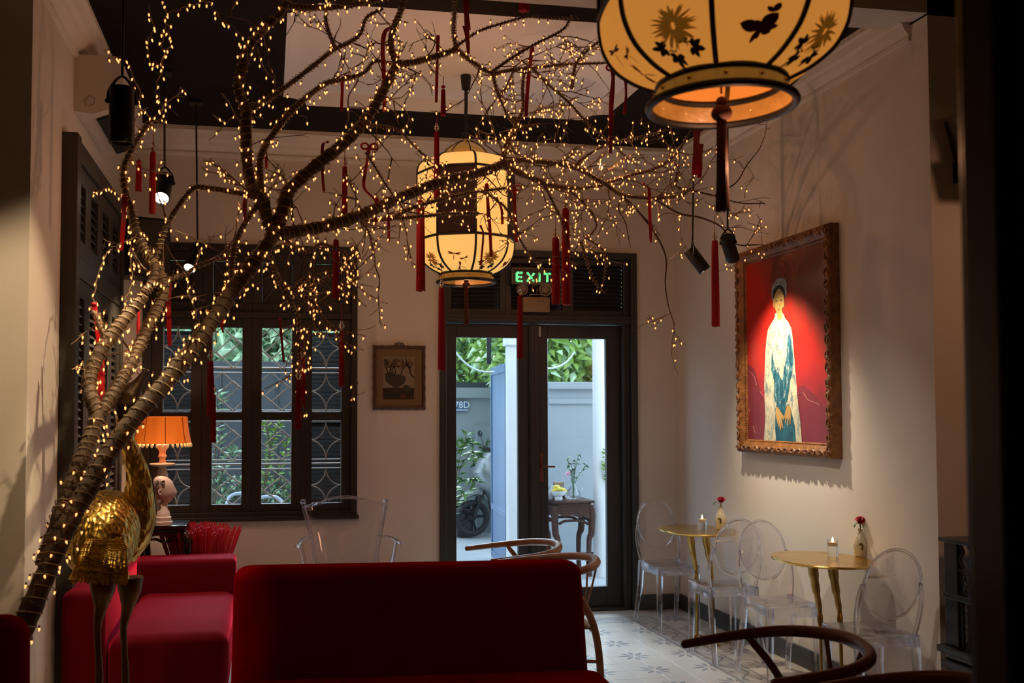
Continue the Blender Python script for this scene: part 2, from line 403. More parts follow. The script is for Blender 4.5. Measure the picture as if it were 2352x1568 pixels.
# opening beam
b = MB(); b.box((XL - .2, 4.27, 3.44), (XR + .2, 4.50, 3.75)); b.box((-3.2, YF_L - .1, 3.43), (XL, YF_L + .25, 3.75)); b.box((XR, 4.27, 3.43), (5.2, 4.6, 3.75))
struct('trim_1', b, plaster)
# ceiling: dark field with a pale recessed panel
b = MB(); ztop = ZC
outer = [(XL, 4.45), (XR, 4.45), (XR, YB), (XL, YB)]
px0, px1, py0, py1 = .085, 2.26, 4.86, 6.52; q = .15
def arc(cx, cy, a0, a1, n=6): return [(cx + q*math.cos(rad(a0 + (a1 - a0)*k/n)), cy + q*math.sin(rad(a0 + (a1 - a0)*k/n))) for k in range(n + 1)]
hole = []
hole += arc(px0, py0, 90, 0) ; hole += arc(px1, py0, 180, 90); hole += arc(px1, py1, 270, 180); hole += arc(px0, py1, 0, -90)
allp = outer + hole
tri = tessellate_polygon([[Vector((*p, 0)) for p in outer], [Vector((*p, 0)) for p in reversed(hole)]])
hv = outer + list(reversed(hole))
b.add([(*p, ZC) for p in hv], [tuple(t) for t in tri])
b.box((-3.3, -1.9, 3.60), (5.3, 4.6, 3.72))
b.box((XL - .2, 4.4, 3.66), (XR + .2, YB + .2, 3.75))
ceiling = struct('ceiling', b, ceil_dark)
b = MB(); n = len(hole)
b.add([(*p, ZC) for p in hole] + [(*p, ZC + .09) for p in hole], [(i, (i+1) % n, n + (i+1) % n, n + i) for i in range(n)])
b.add([(*p, ZC + .09) for p in hole], [tuple(t) for t in tessellate_polygon([[Vector((*p, 0)) for p in hole]])])
b.build('recessed_panel', ceil_pale, ceiling, smooth=0)
# cornice, mitred round three walls
prof = [(0, 3.35), (.018, 3.352), (.022, 3.372), (.014, 3.380), (.030, 3.395), (.052, 3.412), (.060, 3.430), (.085, 3.445), (.105, 3.480), (.125, 3.492), (.125, ZC)]
b = MB()
rings = []
for X, Y, sx, sy in ((XL, 4.52, 1, 0), (XL, YB, 1, -1), (XR, YB, -1, -1), (XR, 4.40, -1, 0)):
    rings.append([(X + sx*o*(1 if sx > 0 else .7), Y + sy*o*1.5, z) for o, z in prof] + [(X, Y + .0, ZC)])
b.loft(rings)
struct('trim_2', b, plaster_white, smooth=25)
# skirting
b = MB()
b.box((DX1, YB - .022, 0), (XR, YB, .115), .006); b.box((XR - .022, YF_R, 0), (XR, YB, .115), .006); b.box((WX1 - .6, YB - .022, 0), (DX0, YB, .115), .006)
b.box((XR, YF_R - .022, 0), (5.2, YF_R, .115), .006)
struct('baseboard_back', b, base_m, smooth=30)
# near dark post beside the camera
b = MB(); b.box((.925, 1.02, 0), (1.25, 1.20, 3.6), .004); b.box((.90, 1.10, 0), (.925, 1.16, 3.6), .003)
struct('trim_3', b, blackwood)

# ---------------------------------------------------------------- window
win = thing('window_1', (-.115, YB, WZ0), None, None); win['kind'] = 'structure'
wo = win.location
def wb(name, boxes, m, par=win, bev=.004, o=None):
    b = MB()
    for lo, hi in boxes: b.box(lo, hi, bev)
    return b.build(name, m, par, o or wo, smooth=0)
wb('window_frame', [((WX0, YB - .02, WZ0), (-.815, YB + .14, WZ1)), ((.60, YB - .02, WZ0), (WX1, YB + .14, WZ1)), ((-.815, YB - .02, 2.665), (.60, YB + .14, WZ1)),
   ((-.815, YB - .02, WZ0), (.60, YB + .14, .80)), ((-.815, YB - .015, 2.19), (.60, YB + .13, 2.235)), ((WX0 - .02, YB - .045, WZ0 - .02), (WX1 + .012, YB + .02, WZ0 + .012))], frame_dark)
cx = [-.815, -.465, -.115, .235, .60]
PANES = [(-.737, -.541), (-.393, -.183), (-.044, .170), (.316, .532)]
for i in range(4):
    x0, x1 = cx[i] + .0002, cx[i+1] - .0002; p0, p1 = PANES[i]
    sash = wb('sash', [((x0, YB + .01, .80), (p0, YB + .055, 2.19)), ((p1, YB + .01, .80), (x1, YB + .055, 2.19)), ((p0, YB + .01, .80), (p1, YB + .055, .854)),
        ((p0, YB + .01, 1.454), (p1, YB + .055, 1.516)), ((p0, YB + .01, 2.122), (p1, YB + .055, 2.19))], frame_dark)
    for z0, z1 in ((.854, 1.454), (1.516, 2.122)):
        b = MB(); b.add([(p0, YB + .035, z0), (p1, YB + .035, z0), (p1, YB + .035, z1), (p0, YB + .035, z1)], [(0, 1, 2, 3)])
        b.build('pane', pane_m, sash, wo, smooth=0)
    # transom light above each sash: a closed board with a thin moulding cross
    tr = wb('transom_panel', [((x0, YB + .01, 2.235), (x1, YB + .05, 2.30)), ((x0, YB + .01, 2.60), (x1, YB + .05, 2.665)), ((x0, YB + .01, 2.30), (p0, YB + .05, 2.60)), ((p1, YB + .01, 2.30), (x1, YB + .05, 2.60)),
        ((p0, YB + .045, 2.30), (p1, YB + .06, 2.60))], frame_dark)
    b = MB()
    b.tube([(p0, YB + .036, 2.30), (p1, YB + .036, 2.60)], .005, 6); b.tube([(p1, YB + .036, 2.30), (p0, YB + .036, 2.60)], .005, 6)
    b.build('cross_bar', M_('dark_iron', (.09, .08, .065), .5) if i == 0 else bpy.data.materials['dark_iron'], tr, wo)
# iron grille behind the panes: one welded piece per light
for i in range(4):
    p0, p1 = PANES[i]; g = MB(); yy = YB + .10; rr = .0045
    p0 -= .012; p1 += .012; w = p1 - p0; xm = (p0 + p1)/2
    for z in (.845, 1.10, 1.135, 1.165, 1.445, 1.525, 1.80, 1.835, 2.13):
        g.tube([(p0, yy, z), (p1, yy, z)], rr*(1.5 if z in (1.135, 1.835) else 1), 6)
    for x in (p0 + .008, p1 - .008): g.tube([(x, yy, .845), (x, yy, 2.13)], rr*1.1, 6)
    for z0, z1 in ((.845, 1.10), (1.165, 1.445), (1.525, 1.80), (1.835, 2.13)):
        zm = (z0 + z1)/2; h = (z1 - z0)/2
        if i in (0, 3):                                # four arcs meeting at the middle of each side
            for sx in (-1, 1):
                for sz in (-1, 1):
                    g.tube([(xm + sx*(w/2)*(1 - math.cos(a)) , yy, zm + sz*h*(1 - math.sin(a)) ) for a in [rad(90*k/8) for k in range(9)]], rr, 6)
        else:                                          # two overlapping lozenges
            for dx, dz in ((-.30, .22), (.30, -.22)):
                c = (xm + dx*w*.55, zm + dz*h)
                hw, hh = w*.52, h*.78
                pts = [(c[0] - hw, c[1]), (c[0], c[1] + hh), (c[0] + hw, c[1]), (c[0], c[1] - hh)]
                for k in range(4):
                    a, e = Vector(pts[k]), Vector(pts[(k+1) % 4])
                    def clip(s, t):
                        d = t - s
                        if s.x < p0: s = s + d*((p0 - s.x)/d.x)
                        if s.x > p1: s = s + d*((p1 - s.x)/d.x)
                        return s
                    if (a.x < p0 and e.x < p0) or (a.x > p1 and e.x > p1): continue
                    a2, e2 = clip(a, e), clip(e, a)
                    g.tube([(a2.x, yy + dx*.01, a2.y), (e2.x, yy + dx*.01, e2.y)], rr, 6)
    g.build('grille', iron_pale, win, wo)
# louvred shutters closed behind the two outer lights: every slat a piece
for i in (0, 3):
    x0, x1 = (-.815, -.465) if i == 0 else (.235, .60)
    sh = wb('shutter', [((x0, YB + .165, .80), (x0 + .05, YB + .20, 2.19)), ((x1 - .05, YB + .165, .80), (x1, YB + .20, 2.19)), ((x0 + .05, YB + .165, 1.44), (x1 - .05, YB + .20, 1.53)),
        ((x0 + .05, YB + .165, .80), (x1 - .05, YB + .20, .86)), ((x0 + .05, YB + .165, 2.12), (x1 - .05, YB + .20, 2.19))], frame_dark)
    sl = MB(); sl.box((x0 + .05, -.019, -.003), (x1 - .05, .019, .003)); s0 = None
    for za, zb in ((.875, 1.435), (1.545, 2.115)):
        k = int((zb - za)/.032)
        for j in range(k + 1):
            if s0 is None: s = s0 = sl.build('slat', frame_dark, sh, (wo.x, 0, 0), smooth=0)
            else: s = part(s0, sh)
            s.location = (0, .182, za + j*.032 - WZ0); s.rotation_euler = (rad(50), 0, 0)

# ---------------------------------------------------------------- glazed double door
dr = thing('door_1', (2.0, YB, 0), None, None); dr['kind'] = 'structure'; do = dr.location
def db(name, boxes, m=door_m, par=dr, bev=.004): return wb(name, boxes, m, par, bev, do)
db('door_frame', [((DX0, YB - .03, 0), (1.305, YB + .14, DZ1)), ((DX1 - .05, YB - .03, 0), (DX1, YB + .14, DZ1)), ((1.305, YB - .03, 2.685), (DX1 - .05, YB + .14, DZ1)),
   ((1.305, YB - .02, 2.185), (2.75, YB + .14, 2.245)), ((1.305, YB - .035, 2.195), (2.75, YB - .015, 2.215)), ((2.69, YB + .0, 0), (2.715, YB + .13, 2.19)), ((2.72, YB + .01, 0), (2.75, YB + .13, 2.19)),
   ((1.305, YB - .0, 0), (2.69, YB + .14, .02))])
for x0, x1 in ((1.305, 1.77), (1.77, 2.26), (2.26, 2.75)):
    tr = db('transom_light', [((x0, YB + .02, 2.245), (x0 + .045, YB + .06, 2.685)), ((x1 - .045, YB + .02, 2.245), (x1, YB + .06, 2.685)), ((x0 + .045, YB + .02, 2.245), (x1 - .045, YB + .06, 2.29)), ((x0 + .045, YB + .02, 2.64), (x1 - .045, YB + .06, 2.685)), ((x0 + .04, YB + .075, 2.28), (x1 - .04, YB + .08, 2.65))])
    sl = MB(); sl.box((x0 + .045 - 2.0, -.018, -.003), (x1 - .045 - 2.0, .018, .003)); s0 = None
    for j in range(11):
        if s0 is None: s = s0 = sl.build('slat', door_m, tr, smooth=0)
        else: s = part(s0, tr)
        s.location = (0, .045, 2.305 + j*.032); s.rotation_euler = (rad(45), 0, 0)
for k, (x0, x1, p0, p1) in enumerate(((1.305, 1.995, 1.395, 1.872), (1.998, 2.69, 2.108, 2.575))):
    lf = db('door_leaf', [((x0, YB + .06, .022), (p0, YB + .105, 2.18)), ((p1, YB + .06, .022), (x1, YB + .105, 2.18)), ((p0, YB + .06, .022), (p1, YB + .105, .175)), ((p0, YB + .06, 2.075), (p1, YB + .105, 2.18))])
    b = MB(); b.add([(p0, YB + .085, .175), (p1, YB + .085, .175), (p1, YB + .085, 2.075), (p0, YB + .085, 2.075)], [(0, 1, 2, 3)])
    b.build('pane', pane_m, lf, do, smooth=0)
    if k == 1:
        b = MB(); b.box((2.03, YB + .052, .98), (2.07, YB + .062, 1.20), .003); b.tube([(2.05, YB + .055, 1.10), (2.05, YB + .012, 1.10), (2.06, YB + .008, 1.10), (2.145, YB + .01, 1.098)], .009, 8)
        h = b.build('handle', wood_dark, lf, do); h['label'] = 'dark red brown lever handle'
        b = MB(); b.box((2.035, YB + .05, 2.085), (2.052, YB + .062, 2.165), .005)
        b.build('latch', ac_m, lf, do)
db('meeting_stile', [((1.955, YB + .04, .022), (2.035, YB + .06, 2.18)), ((1.965, YB + .03, .022), (2.0, YB + .04, 2.18))])

# ---------------------------------------------------------------- folding shutter door on the left wall
sd = thing('door_2', (XL, 5.9, 0), None, None); sd['kind'] = 'structure'; so = sd.location
YA, YZ, ZT = 5.09, 6.82, 2.885
def sb(name, boxes, par=sd, m=shutter_m): return wb(name, boxes, m, par, .004, so)
xw = XL
sb('door_frame', [((xw, YA, 0), (xw + .075, YA + .10, ZT)), ((xw, YZ - .07, 0), (xw + .06, YZ, ZT)), ((xw, YA + .10, ZT - .10), (xw + .06, YZ - .07, ZT)), ((xw, YA + .10, 2.20), (xw + .055, YZ - .07, 2.30))])
nl = 4; wl = (YZ - .07 - YA - .10)/nl
for i in range(nl):
    ya = YA + .10 + i*wl + .003; yb = ya + wl - .006
    def leaf(name, z0, z1, mids, st=.075):
        bx = [((xw + .002, ya, z0), (xw + .045, ya + st, z1)), ((xw + .002, yb - st, z0), (xw + .045, yb, z1)), ((xw + .002, ya + st, z0), (xw + .045, yb - st, z0 + .09)), ((xw + .002, ya + st, z1 - .09), (xw + .045, yb - st, z1)), ((xw + .001, ya + st, z0 + .09), (xw + .010, yb - st, z1 - .09))]
        for z in mids: bx.append(((xw + .002, ya + st, z - .05), (xw + .045, yb - st, z + .05)))
        lf = sb(name, bx)
        sl = MB(); sl.box((-.014, ya + st - 5.9, -.003), (.014, yb - st - 5.9, .003)); s0 = None
        zs = [z0 + .09] + [v for z in mids for v in (z - .05, z + .05)] + [z1 - .09]
        for a, e in zip(zs[::2], zs[1::2]):
            k = int((e - a - .03)/.045)
            for j in range(k + 1):
                if s0 is None: s = s0 = sl.build('slat', shutter_m, lf, smooth=0)
                else: s = part(s0, lf)
                s.location = (.026, 0, a + .025 + j*.045); s.rotation_euler = (0, rad(50), 0)
    leaf('shutter_leaf', .02, 2.195, [1.27])
    leaf('transom_shutter', 2.305, ZT - .105, [])

# ================================================================== OUTSIDE
b = MB(); b.box((-6, YB + .26, -.25), (9, 26, -.02)); struct('ground', b, ground_m)
b = MB()
b.box((2.98, 10.4, 0), (9, 10.6, 1.76)); b.box((2.96, 10.33, 1.76), (9, 10.67, 1.84), .01); b.box((2.98, 10.37, 1.60), (9, 10.4, 1.66), .008)
struct('wall_garden', b, out_wall)
b = MB(); _l, _r = P(1167, 900, 9.0).x, P(1200, 900, 9.0).x
b.box((_l, 8.98, -.02), (_r, 9.10, 2.6)); b.box((_l - .02, 8.95, 2.13), (_r + .02, 9.13, 2.6), .01)
tag(b.build('gate_post', out_white, None, smooth=0), 'bright white square gate post behind the left glass of the door', 'post', kind='structure')
b = MB(); b.box((1.7, 12.5, -.02), (5.2, 12.8, 1.70)); b.box((1.7, 12.45, 1.70), (5.2, 12.85, 1.83)); b.box((2.62, 12.44, -.02), (3.2, 12.5, 1.34))
struct('wall_street', b, out_wall)
b = MB(); b.box((1.7, 12.5, 1.83), (5.2, 12.62, 1.90)); struct('trim_4', b, out_grey)
b = MB(); b.box((-6, 9.5, -.02), (1.25, 9.58, 1.93)); b.box((-6, 9.46, 1.93), (1.25, 9.62, 1.99), .005)
for k in range(28): b.box((-5.9 + k*.26, 9.485, 0), (-5.9 + k*.26 + .012, 9.5, 1.93))
struct('fence_wall', b, out_grey)
b = MB(); b.lathe([(.085, -.02), (.075, .05), (.070, .1), (.066, 2.9)], 24, (3.085, 9.0, 0))
tag(b.build('column', out_white, None), 'round white column behind the right glass of the door', 'column', kind='structure')
b = MB(); b.box((2.585, 9.2, -.02), (2.635, 9.28, 2.9)); tag(b.build('porch_post', out_white, None, smooth=0), 'slim white porch post at the left edge of the right glass pane', 'post', kind='structure')
# half open gate leaf
_n, _f = P(1168, 900, 9.15), P(1131, 900, 10.3)
g = thing('gate', (_f.x, _f.y, 0), 'blue metal gate leaf standing half open beyond the door', 'gate', rz=math.atan2(_n.y - _f.y, _n.x - _f.x))
GL = math.hypot(_n.y - _f.y, _n.x - _f.x) - .395 - .02
b = MB()
for lo, hi in (((0, -.02, -.0), (.045, .02, 1.98)), ((.30 + GL, -.02, 0), (.36 + GL, .02, 1.98)), ((.045, -.02, 1.90), (.30 + GL, .02, 1.98)), ((.045, -.02, .50), (.30 + GL, .02, .56)), ((.045, -.02, 0), (.30 + GL, .02, .07))): b.box(lo, hi, .003)
b.build('gate_frame', gate_m, g, smooth=0)
for z0, z1 in ((.56, 1.90), (.07, .50)):
    b = MB(); b.box((.045, -.008, z0), (.30 + GL, .008, z1)); b.build('panel', gate_m, g, smooth=0)
b = MB(); b.box((.36 + GL, -.03, 0), (.395 + GL, .03, 1.96), .003); b.build('edge_post', M_('dark_blue_paint', (.02, .05, .11), .4), g, smooth=0)
for z in (.55, 1.15, 1.8):
    b = MB(); b.tube([(.405 + GL, 0, z - .05), (.405 + GL, 0, z + .05)], .012, 8); b.build('hinge', gate_m, g)
# ================================================================== BIG RED SOFA (faces the camera)
def cushion(mb, lo, hi, bev, puff=0): mb.box(lo, hi, bev)
s = thing('sofa', (.592, 3.95, 0), 'large red velvet sofa with a tall plain back facing the camera', 'sofa', rz=rad(-3.5))
b = MB()                                  # raked back, slightly wider at the foot
def raked(w0, w1, z0, z1, y0, y1, th, r, n=5):
    rings = []
    e0 = 1 - r/(z1 - z0)
    for t in [e0*q_/6 for q_ in range(7)] + [e0 + (1 - e0)*math.sin(rad(90*q_/8)) for q_ in range(1, 9)]:
        z = z0 + (z1 - z0)*t; w = w0 + (w1 - w0)*t; y = y0 + (y1 - y0)*t
        ins = 0 if t < e0 else r*(1 - math.sqrt(max(0, 1 - ((t - e0)/(1 - e0))**2)))
        hw, ht = w/2 - ins, th/2 - ins*.8; rr = min(r, ht*.95); ring = []
        for sx, sy, a0 in ((1, 1, 0), (-1, 1, 90), (-1, -1, 180), (1, -1, 270)):
            for q_ in range(n + 1):
                a = rad(a0 + 90*q_/n); ring.append((sx*(hw - rr) + rr*math.cos(a), y + sy*(ht - rr) + rr*math.sin(a), z))
        rings.append(ring)
    b.loft(rings)
raked(1.50, 1.505, .10, .845, .20, .40, .17, .05)
b.build('backrest', red_velvet, s, smooth=60)
b = MB(); b.box((-.80, -.62, .14), (.80, .19, .43), .07); b.build('seat', red_velvet, s, smooth=60)
for sx in (-1, 1):
    for y in (-.5, .28):
        b = MB(); b.tube([(sx*.62, y, 0), (sx*.62, y, .15)], [.016, .022], 10); b.build('leg', blackwood, s)
# ------------------------------------------------------------------ raspberry chaise by the left wall
s = thing('chaise_sofa', (-.58, 5.7, 0), 'raspberry velvet sofa along the left wall behind the gold bird', 'sofa')
b = MB(); b.box((-.17, -.70, .12), (.40, .52, .44), .075); b.build('seat', pink_velvet, s, smooth=60)
b = MB(); b.box((-.20, .50, .10), (.395, .74, .63), .035); b.build('armrest', pink_velvet, s, smooth=60)
b = MB(); b.box((-.38, -.70, .10), (-.18, .74, .66), .05); b.build('backrest', pink_velvet, s, smooth=60)
for x in (-.3, .33):
    for y in (-.6, .64):
        b = MB(); b.tube([(x, y, 0), (x, y, .13)], [.016, .022], 10); b.build('leg', blackwood, s)
# ------------------------------------------------------------------ red armchair at the bottom left corner
s = thing('armchair', (-.965, 3.25, 0), 'red velvet armchair back cut off by the lower left corner', 'armchair', rz=rad(4))
b = MB(); raked(.50, .46, .10, .86, .06, .14, .15, .07); b.build('backrest', red_velvet, s, smooth=60)
b = MB(); b.box((-.26, -.52, .14), (.26, .05, .43), .07); b.build('seat', red_velvet, s, smooth=60)
for sx in (-1, 1):
    for y in (-.42, .08):
        b = MB(); b.tube([(sx*.2, y, 0), (sx*.2, y, .15)], [.014, .02], 10); b.build('leg', blackwood, s)

# ================================================================== OVAL BACK CLEAR CHAIRS
def ghost_chair(label):
    t = thing('clear_side_chair', (0, 0, 0), label, 'chair', group='clear oval-back chairs')
    w, d, zs = .155, .165, .445
    b = MB(); b.box((-w, -d, zs - .012), (w, d, zs), .005)
    b.build('seat', acrylic, t, smooth=30)
    b = MB(); b.box((-w + .02, -d + .004, zs - .065), (w - .02, -d + .012, zs - .012), .002); b.box((-w + .004, -d + .02, zs - .065), (-w + .012, d - .01, zs - .012), .002)
    b.box((w - .012, -d + .02, zs - .065), (w - .004, d - .01, zs - .012), .002); b.box((-w + .02, d - .012, zs - .055), (w - .02, d - .004, zs - .012), .002)
    b.build('apron', acrylic, t, smooth=30)
    for sx in (-1, 1):
        b = MB()
        def leg(pts, rs): b.tube(pts, rs, 4, up=(1, 1, 0))
        leg([(sx*(w - .018), -d + .02, zs - .012), (sx*(w - .016), -d + .02, zs*.5), (sx*(w - .012), -d + .014, 0)], [.026, .022, .017])
        b.build('leg', acrylic, t, smooth=30)
        b = MB()
        leg([(sx*(w - .012), d - .012, zs + .0), (sx*(w - .010), d + .01, zs*.6), (sx*(w + .002), d + .075, 0)], [.024, .021, .016])
        b.build('leg', acrylic, t, smooth=30)
        b = MB()
        b.tube(bez([(sx*(w - .012), d - .012, zs - .01), (sx*(w + .004), d + .005, zs + .08), (sx*(w + .006), d + .028, zs + .17), (sx*(w - .006), d + .042, zs + .235), (sx*(w - .012), d + .05, zs + .25)], 4), [.014]*16 + [.009], 6, flat=.8)
        b.build('upright', acrylic, t)
    # oval: thin domed panel inside a round rim
    zc, rx, rz = zs + .250, w - .012, .172
    Mo = T(0, d + .055, zc) @ RX(rad(-11))
    b = MB(); n = 40; el = [(rx*math.cos(2*math.pi*k/n), 0, rz*math.sin(2*math.pi*k/n)) for k in range(n)]
    b.tube(el, .0075, 6, closed=True, M=Mo, caps=False); b.build('back_rim', acrylic, t)
    b = MB(); rings = []
    for f, y in ((1, -.003), (1, .003)): rings.append([(p[0]*.985, y, p[2]*.985) for p in el])
    b.loft(rings, M=Mo); b.build('back_panel', acrylic, t, smooth=30)
    return t
c1 = ghost_chair('clear oval-back chair next to the right door frame, behind the far gold table')
place(c1, (2.795, 6.69, 0), rad(2), c1['label'])
for (x, y, a, lb) in ((P(1698, 1270, 5.6).x, 5.84, 179, 'clear oval-back chair facing the door, in front of the far gold table'),
                      (P(1746, 1280, 5.47).x, 5.24, -2, 'clear oval-back chair behind the near gold table, its back against another clear chair'),
                      (P(2056, 1350, 4.26).x, 4.48, 177, 'clear oval-back chair nearest the black cabinet, in front of the near gold table')):
    c = dup(c1, ch=[k for k in kids(c1)]); place(c, (x, y, 0), rad(a), lb)

# ------------------------------------------------------------------ clear armchair behind the sofa
t = thing('clear_armchair', (.525, 6.62, 0), 'clear rounded armchair behind the red sofa, below the window', 'armchair')
def arc_prof(z, w, y0, bow): return [(w*math.sin(rad(a)), y0 + bow*math.cos(rad(a)) - bow, z) for a in range(-78, 79, 12)]
b = MB(); th = .012; rings = []
for z, w, y, bow in ((.46, .19, .20, .05), (.55, .205, .22, .05), (.66, .225, .25, .055), (.78, .255, .275, .06), (.86, .275, .285, .065), (.895, .285, .29, .07)):
    outer_ = [(x/.978, yy, z + (.035*math.cos(x/w*2.6) if z > .89 else 0)) for x, yy, _ in arc_prof(z, w, y, bow)]
    rings.append(outer_ + [(x*.985, yy - th, zz) for x, yy, zz in reversed(outer_)])
b.loft(rings); b.build('backrest', acrylic, t, smooth=50)
b = MB(); top_ = rings[-1][:14]; L_ = [r[0] for r in rings]; R_ = [r[13] for r in rings]
b.tube(L_ + top_[1:-1] + R_[::-1], .009, 8); b.build('back_rim', acrylic, t)
for sx in (-1, 1):
    b = MB(); b.tube(bez([(sx*.285, .27, .90), (sx*.275, .235, .84), (sx*.245, .20, .72), (sx*.215, .17, .58), (sx*.205, .15, .45)], 5), .014, 8); b.build('upright', acrylic, t)
    b = MB(); b.ball((sx*.285, .27, .90), .022, 10, 8, (1, 1, .8)); b.build('ear', acrylic, t)
    b = MB(); b.tube(bez([(sx*.235, .20, .665), (sx*.28, .10, .675), (sx*.31, -.06, .672), (sx*.335, -.16, .655)], 5), [.012]*15 + [.016], 8, flat=.6); b.build('armrest', acrylic, t)
    b = MB(); b.tube(bez([(sx*.31, -.09, .665), (sx*.295, -.10, .58), (sx*.27, -.12, .45)], 5), .014, 8); b.build('arm_support', acrylic, t)
    for y, yy in ((-.19, -.21), (.17, .25)):
        b = MB(); b.tube([(sx*.20, y, .44), (sx*.205, (y+yy)/2, .22), (sx*.215, yy, 0)], [.026, .022, .016], 6); b.build('leg', acrylic, t)
b = MB(); b.box((-.25, -.22, .435), (.25, .20, .455), .008); b.build('seat', acrylic, t, smooth=30)

# ================================================================== GOLD BIRD-LEG TABLES
def bird_table(label):
    t = thing('bird_leg_table', (0, 0, 0), label, 'table', group='gold oval tables on bird legs')
    zt = .735
    b = MB(); b.lathe([(0, zt - .016), (.93, zt - .016), (.985, zt - .011), (1, zt - .004), (.99, zt), (0, zt)], 48, sx=.243, sy=.31); b.build('tabletop', brass, t, smooth=30)
    for (x0, y0, kx, fx, ang) in ((-.045, .02, .012, -.018, 0), (.045, -.02, .035, .03, 0)):
        b = MB()
        b.tube(bez([(x0, y0, zt - .015), (x0 + .012, y0 + .01, .66), (x0 + .035, y0 + .025, .56), (x0 + .058, y0 + .035, .46), (x0 + .052, y0 + .02, .40), (x0 + .046, y0 + .005, .25), (x0 + .044, y0, .035)], 5),
               [.028]*3 + [.026]*4 + [.021]*4 + [.016]*4 + [.012]*3 + [.015]*3 + [.0115]*3 + [.0095]*4 + [.009]*3, 10)
        leg = b.build('leg', bronze, t)
        b = MB(); c = (x0 + .044, y0, .03)
        for a, L in ((205, .13), (265, .12), (320, .12), (70, .085)):
            dx, dy = math.cos(rad(a)), math.sin(rad(a))
            b.tube(bez([c, (c[0] + dx*L*.3, c[1] + dy*L*.3, .034), (c[0] + dx*L*.6, c[1] + dy*L*.6, .014), (c[0] + dx*L*.85, c[1] + dy*L*.85, .016), (c[0] + dx*L*1.05, c[1] + dy*L*1.05, .003)], 4),
                   [.011]*5 + [.009]*4 + [.011]*3 + [.007]*4 + [.002], 7)
        b.build('foot', bronze, leg)
    return t
tb1 = bird_table('gold oval table on two bird legs, farther one, beside the door')
tb1.location = (2.79, 6.20, 0)
tb2 = dup(tb1); place(tb2, (2.875, 4.84, 0), 0, 'gold oval table on two bird legs, nearer one, below the portrait')

def candle(label):
    t = thing('candle_glass', (0, 0, 0), label, 'candle', group='clear glass candle holders')
    b = MB(); b.lathe([(.027, 0), (.029, .003), (.029, .088), (.0265, .088), (.0265, .055), (0, .055)], 24); b.build('holder', glass_clear, t)
    b = MB(); b.lathe([(.0, .0555), (.024, .0555), (.0245, .074), (.02, .076), (0, .074)], 20); c = b.build('tealight', wick_m, t)
    b = MB(); b.lathe([(0, .074), (.004, .077), (.0055, .084), (.0035, .094), (0, .104)], 10); b.build('flame', flame_m, t)
    return t
ca = candle('tealight burning in a clear glass on the far gold table')
ca.location = PZ(1613, 1218, .736)
cb = dup(ca); place(cb, PZ(1913, 1277, .736), 0, 'tealight burning in a clear glass on the near gold table')
def vase(label):
    t = thing('bud_vase', (0, 0, 0), label, 'vase', group='cream ceramic bud vases')
    b = MB(); b.lathe([(0, 0), (.026, 0), (.030, .004), (.036, .035), (.038, .06), (.034, .085), (.022, .11), (.0125, .128), (.0115, .140), (.0145, .147), (.0125, .146), (.009, .138), (0, .12)], 28); b.build('body', ceramic, t)
    b = MB(); m = T(-.020, -.034, .055) @ RZ(rad(-30))
    b.tube(bez([(-.014, .004, .012), (-.004, -.001, .016), (.004, -.001, .006), (.0, .0, -.012)], 4), .0042, 6, M=m); b.ball((.0, .001, -.012), .006, 8, 6, M=m)
    b.build('painted_motif', M_('brown_glaze', (.07, .04, .015), .35), t)
    return t
va = vase('cream bud vase holding a pink peony on the far gold table'); va.location = PZ(1656, 1214, .736)
vb = dup(va); place(vb, PZ(1977, 1277, .736), rad(8), 'cream bud vase holding a pink peony on the near gold table')
def peony(label):
    t = thing('peony', (0, 0, 0), label, 'flower', group='pink peonies in bud vases')
    b = MB(); b.tube(bez([(0, 0, .06), (.001, 0, .11), (.002, 0, .155), (.003, 0, .175)], 4), .0032, 6); b.build('stem', leaf_d, t)
    b = MB()
    for ring, (cnt, rr, zz, tilt) in enumerate(((7, .030, .178, 58), (7, .024, .184, 40), (6, .016, .190, 25), (4, .008, .194, 10))):
        for k in range(cnt):
            a = 2*math.pi*(k + ring*.37)/cnt + R.uniform(-.2, .2)
            M = T(.003, 0, .176) @ RZ(a) @ RY(rad(tilt + R.uniform(-8, 8)))
            n = 5; rows = []
            for i in range(n):
                v = i/(n - 1); w = .017*math.sin(math.pi*(.15 + .75*v)); L = .036*v; cup = .010*math.sin(v*2.4)
                rows.append([(-cup + .006*abs(q)**2*(1 if 1 else 0), w*q, L) for q in (-1, -.5, 0, .5, 1)])
            vs = [p for r_ in rows for p in r_]; fs = [(i*5 + j, i*5 + j + 1, (i+1)*5 + j + 1, (i+1)*5 + j) for i in range(n - 1) for j in range(4)]
            b.add(vs, fs, M)
    b.build('petals', petal_m, t, smooth=60)
    b = MB(); b.tube(bez([(.002, 0, .150), (-.015, -.004, .172), (-.034, -.008, .180), (-.050, -.01, .170), (-.055, -.01, .155)], 4), [.002]*8 + [.006]*5 + [.005, .004, .003, .0015], 6, flat=.3); b.build('leaf', leaf_d, t)
    return t
pa = peony('pink peony in the vase on the far gold table'); pa.location = va.location
pb = dup(pa); place(pb, vb.location, rad(15), 'deeper pink peony in the vase on the near gold table')

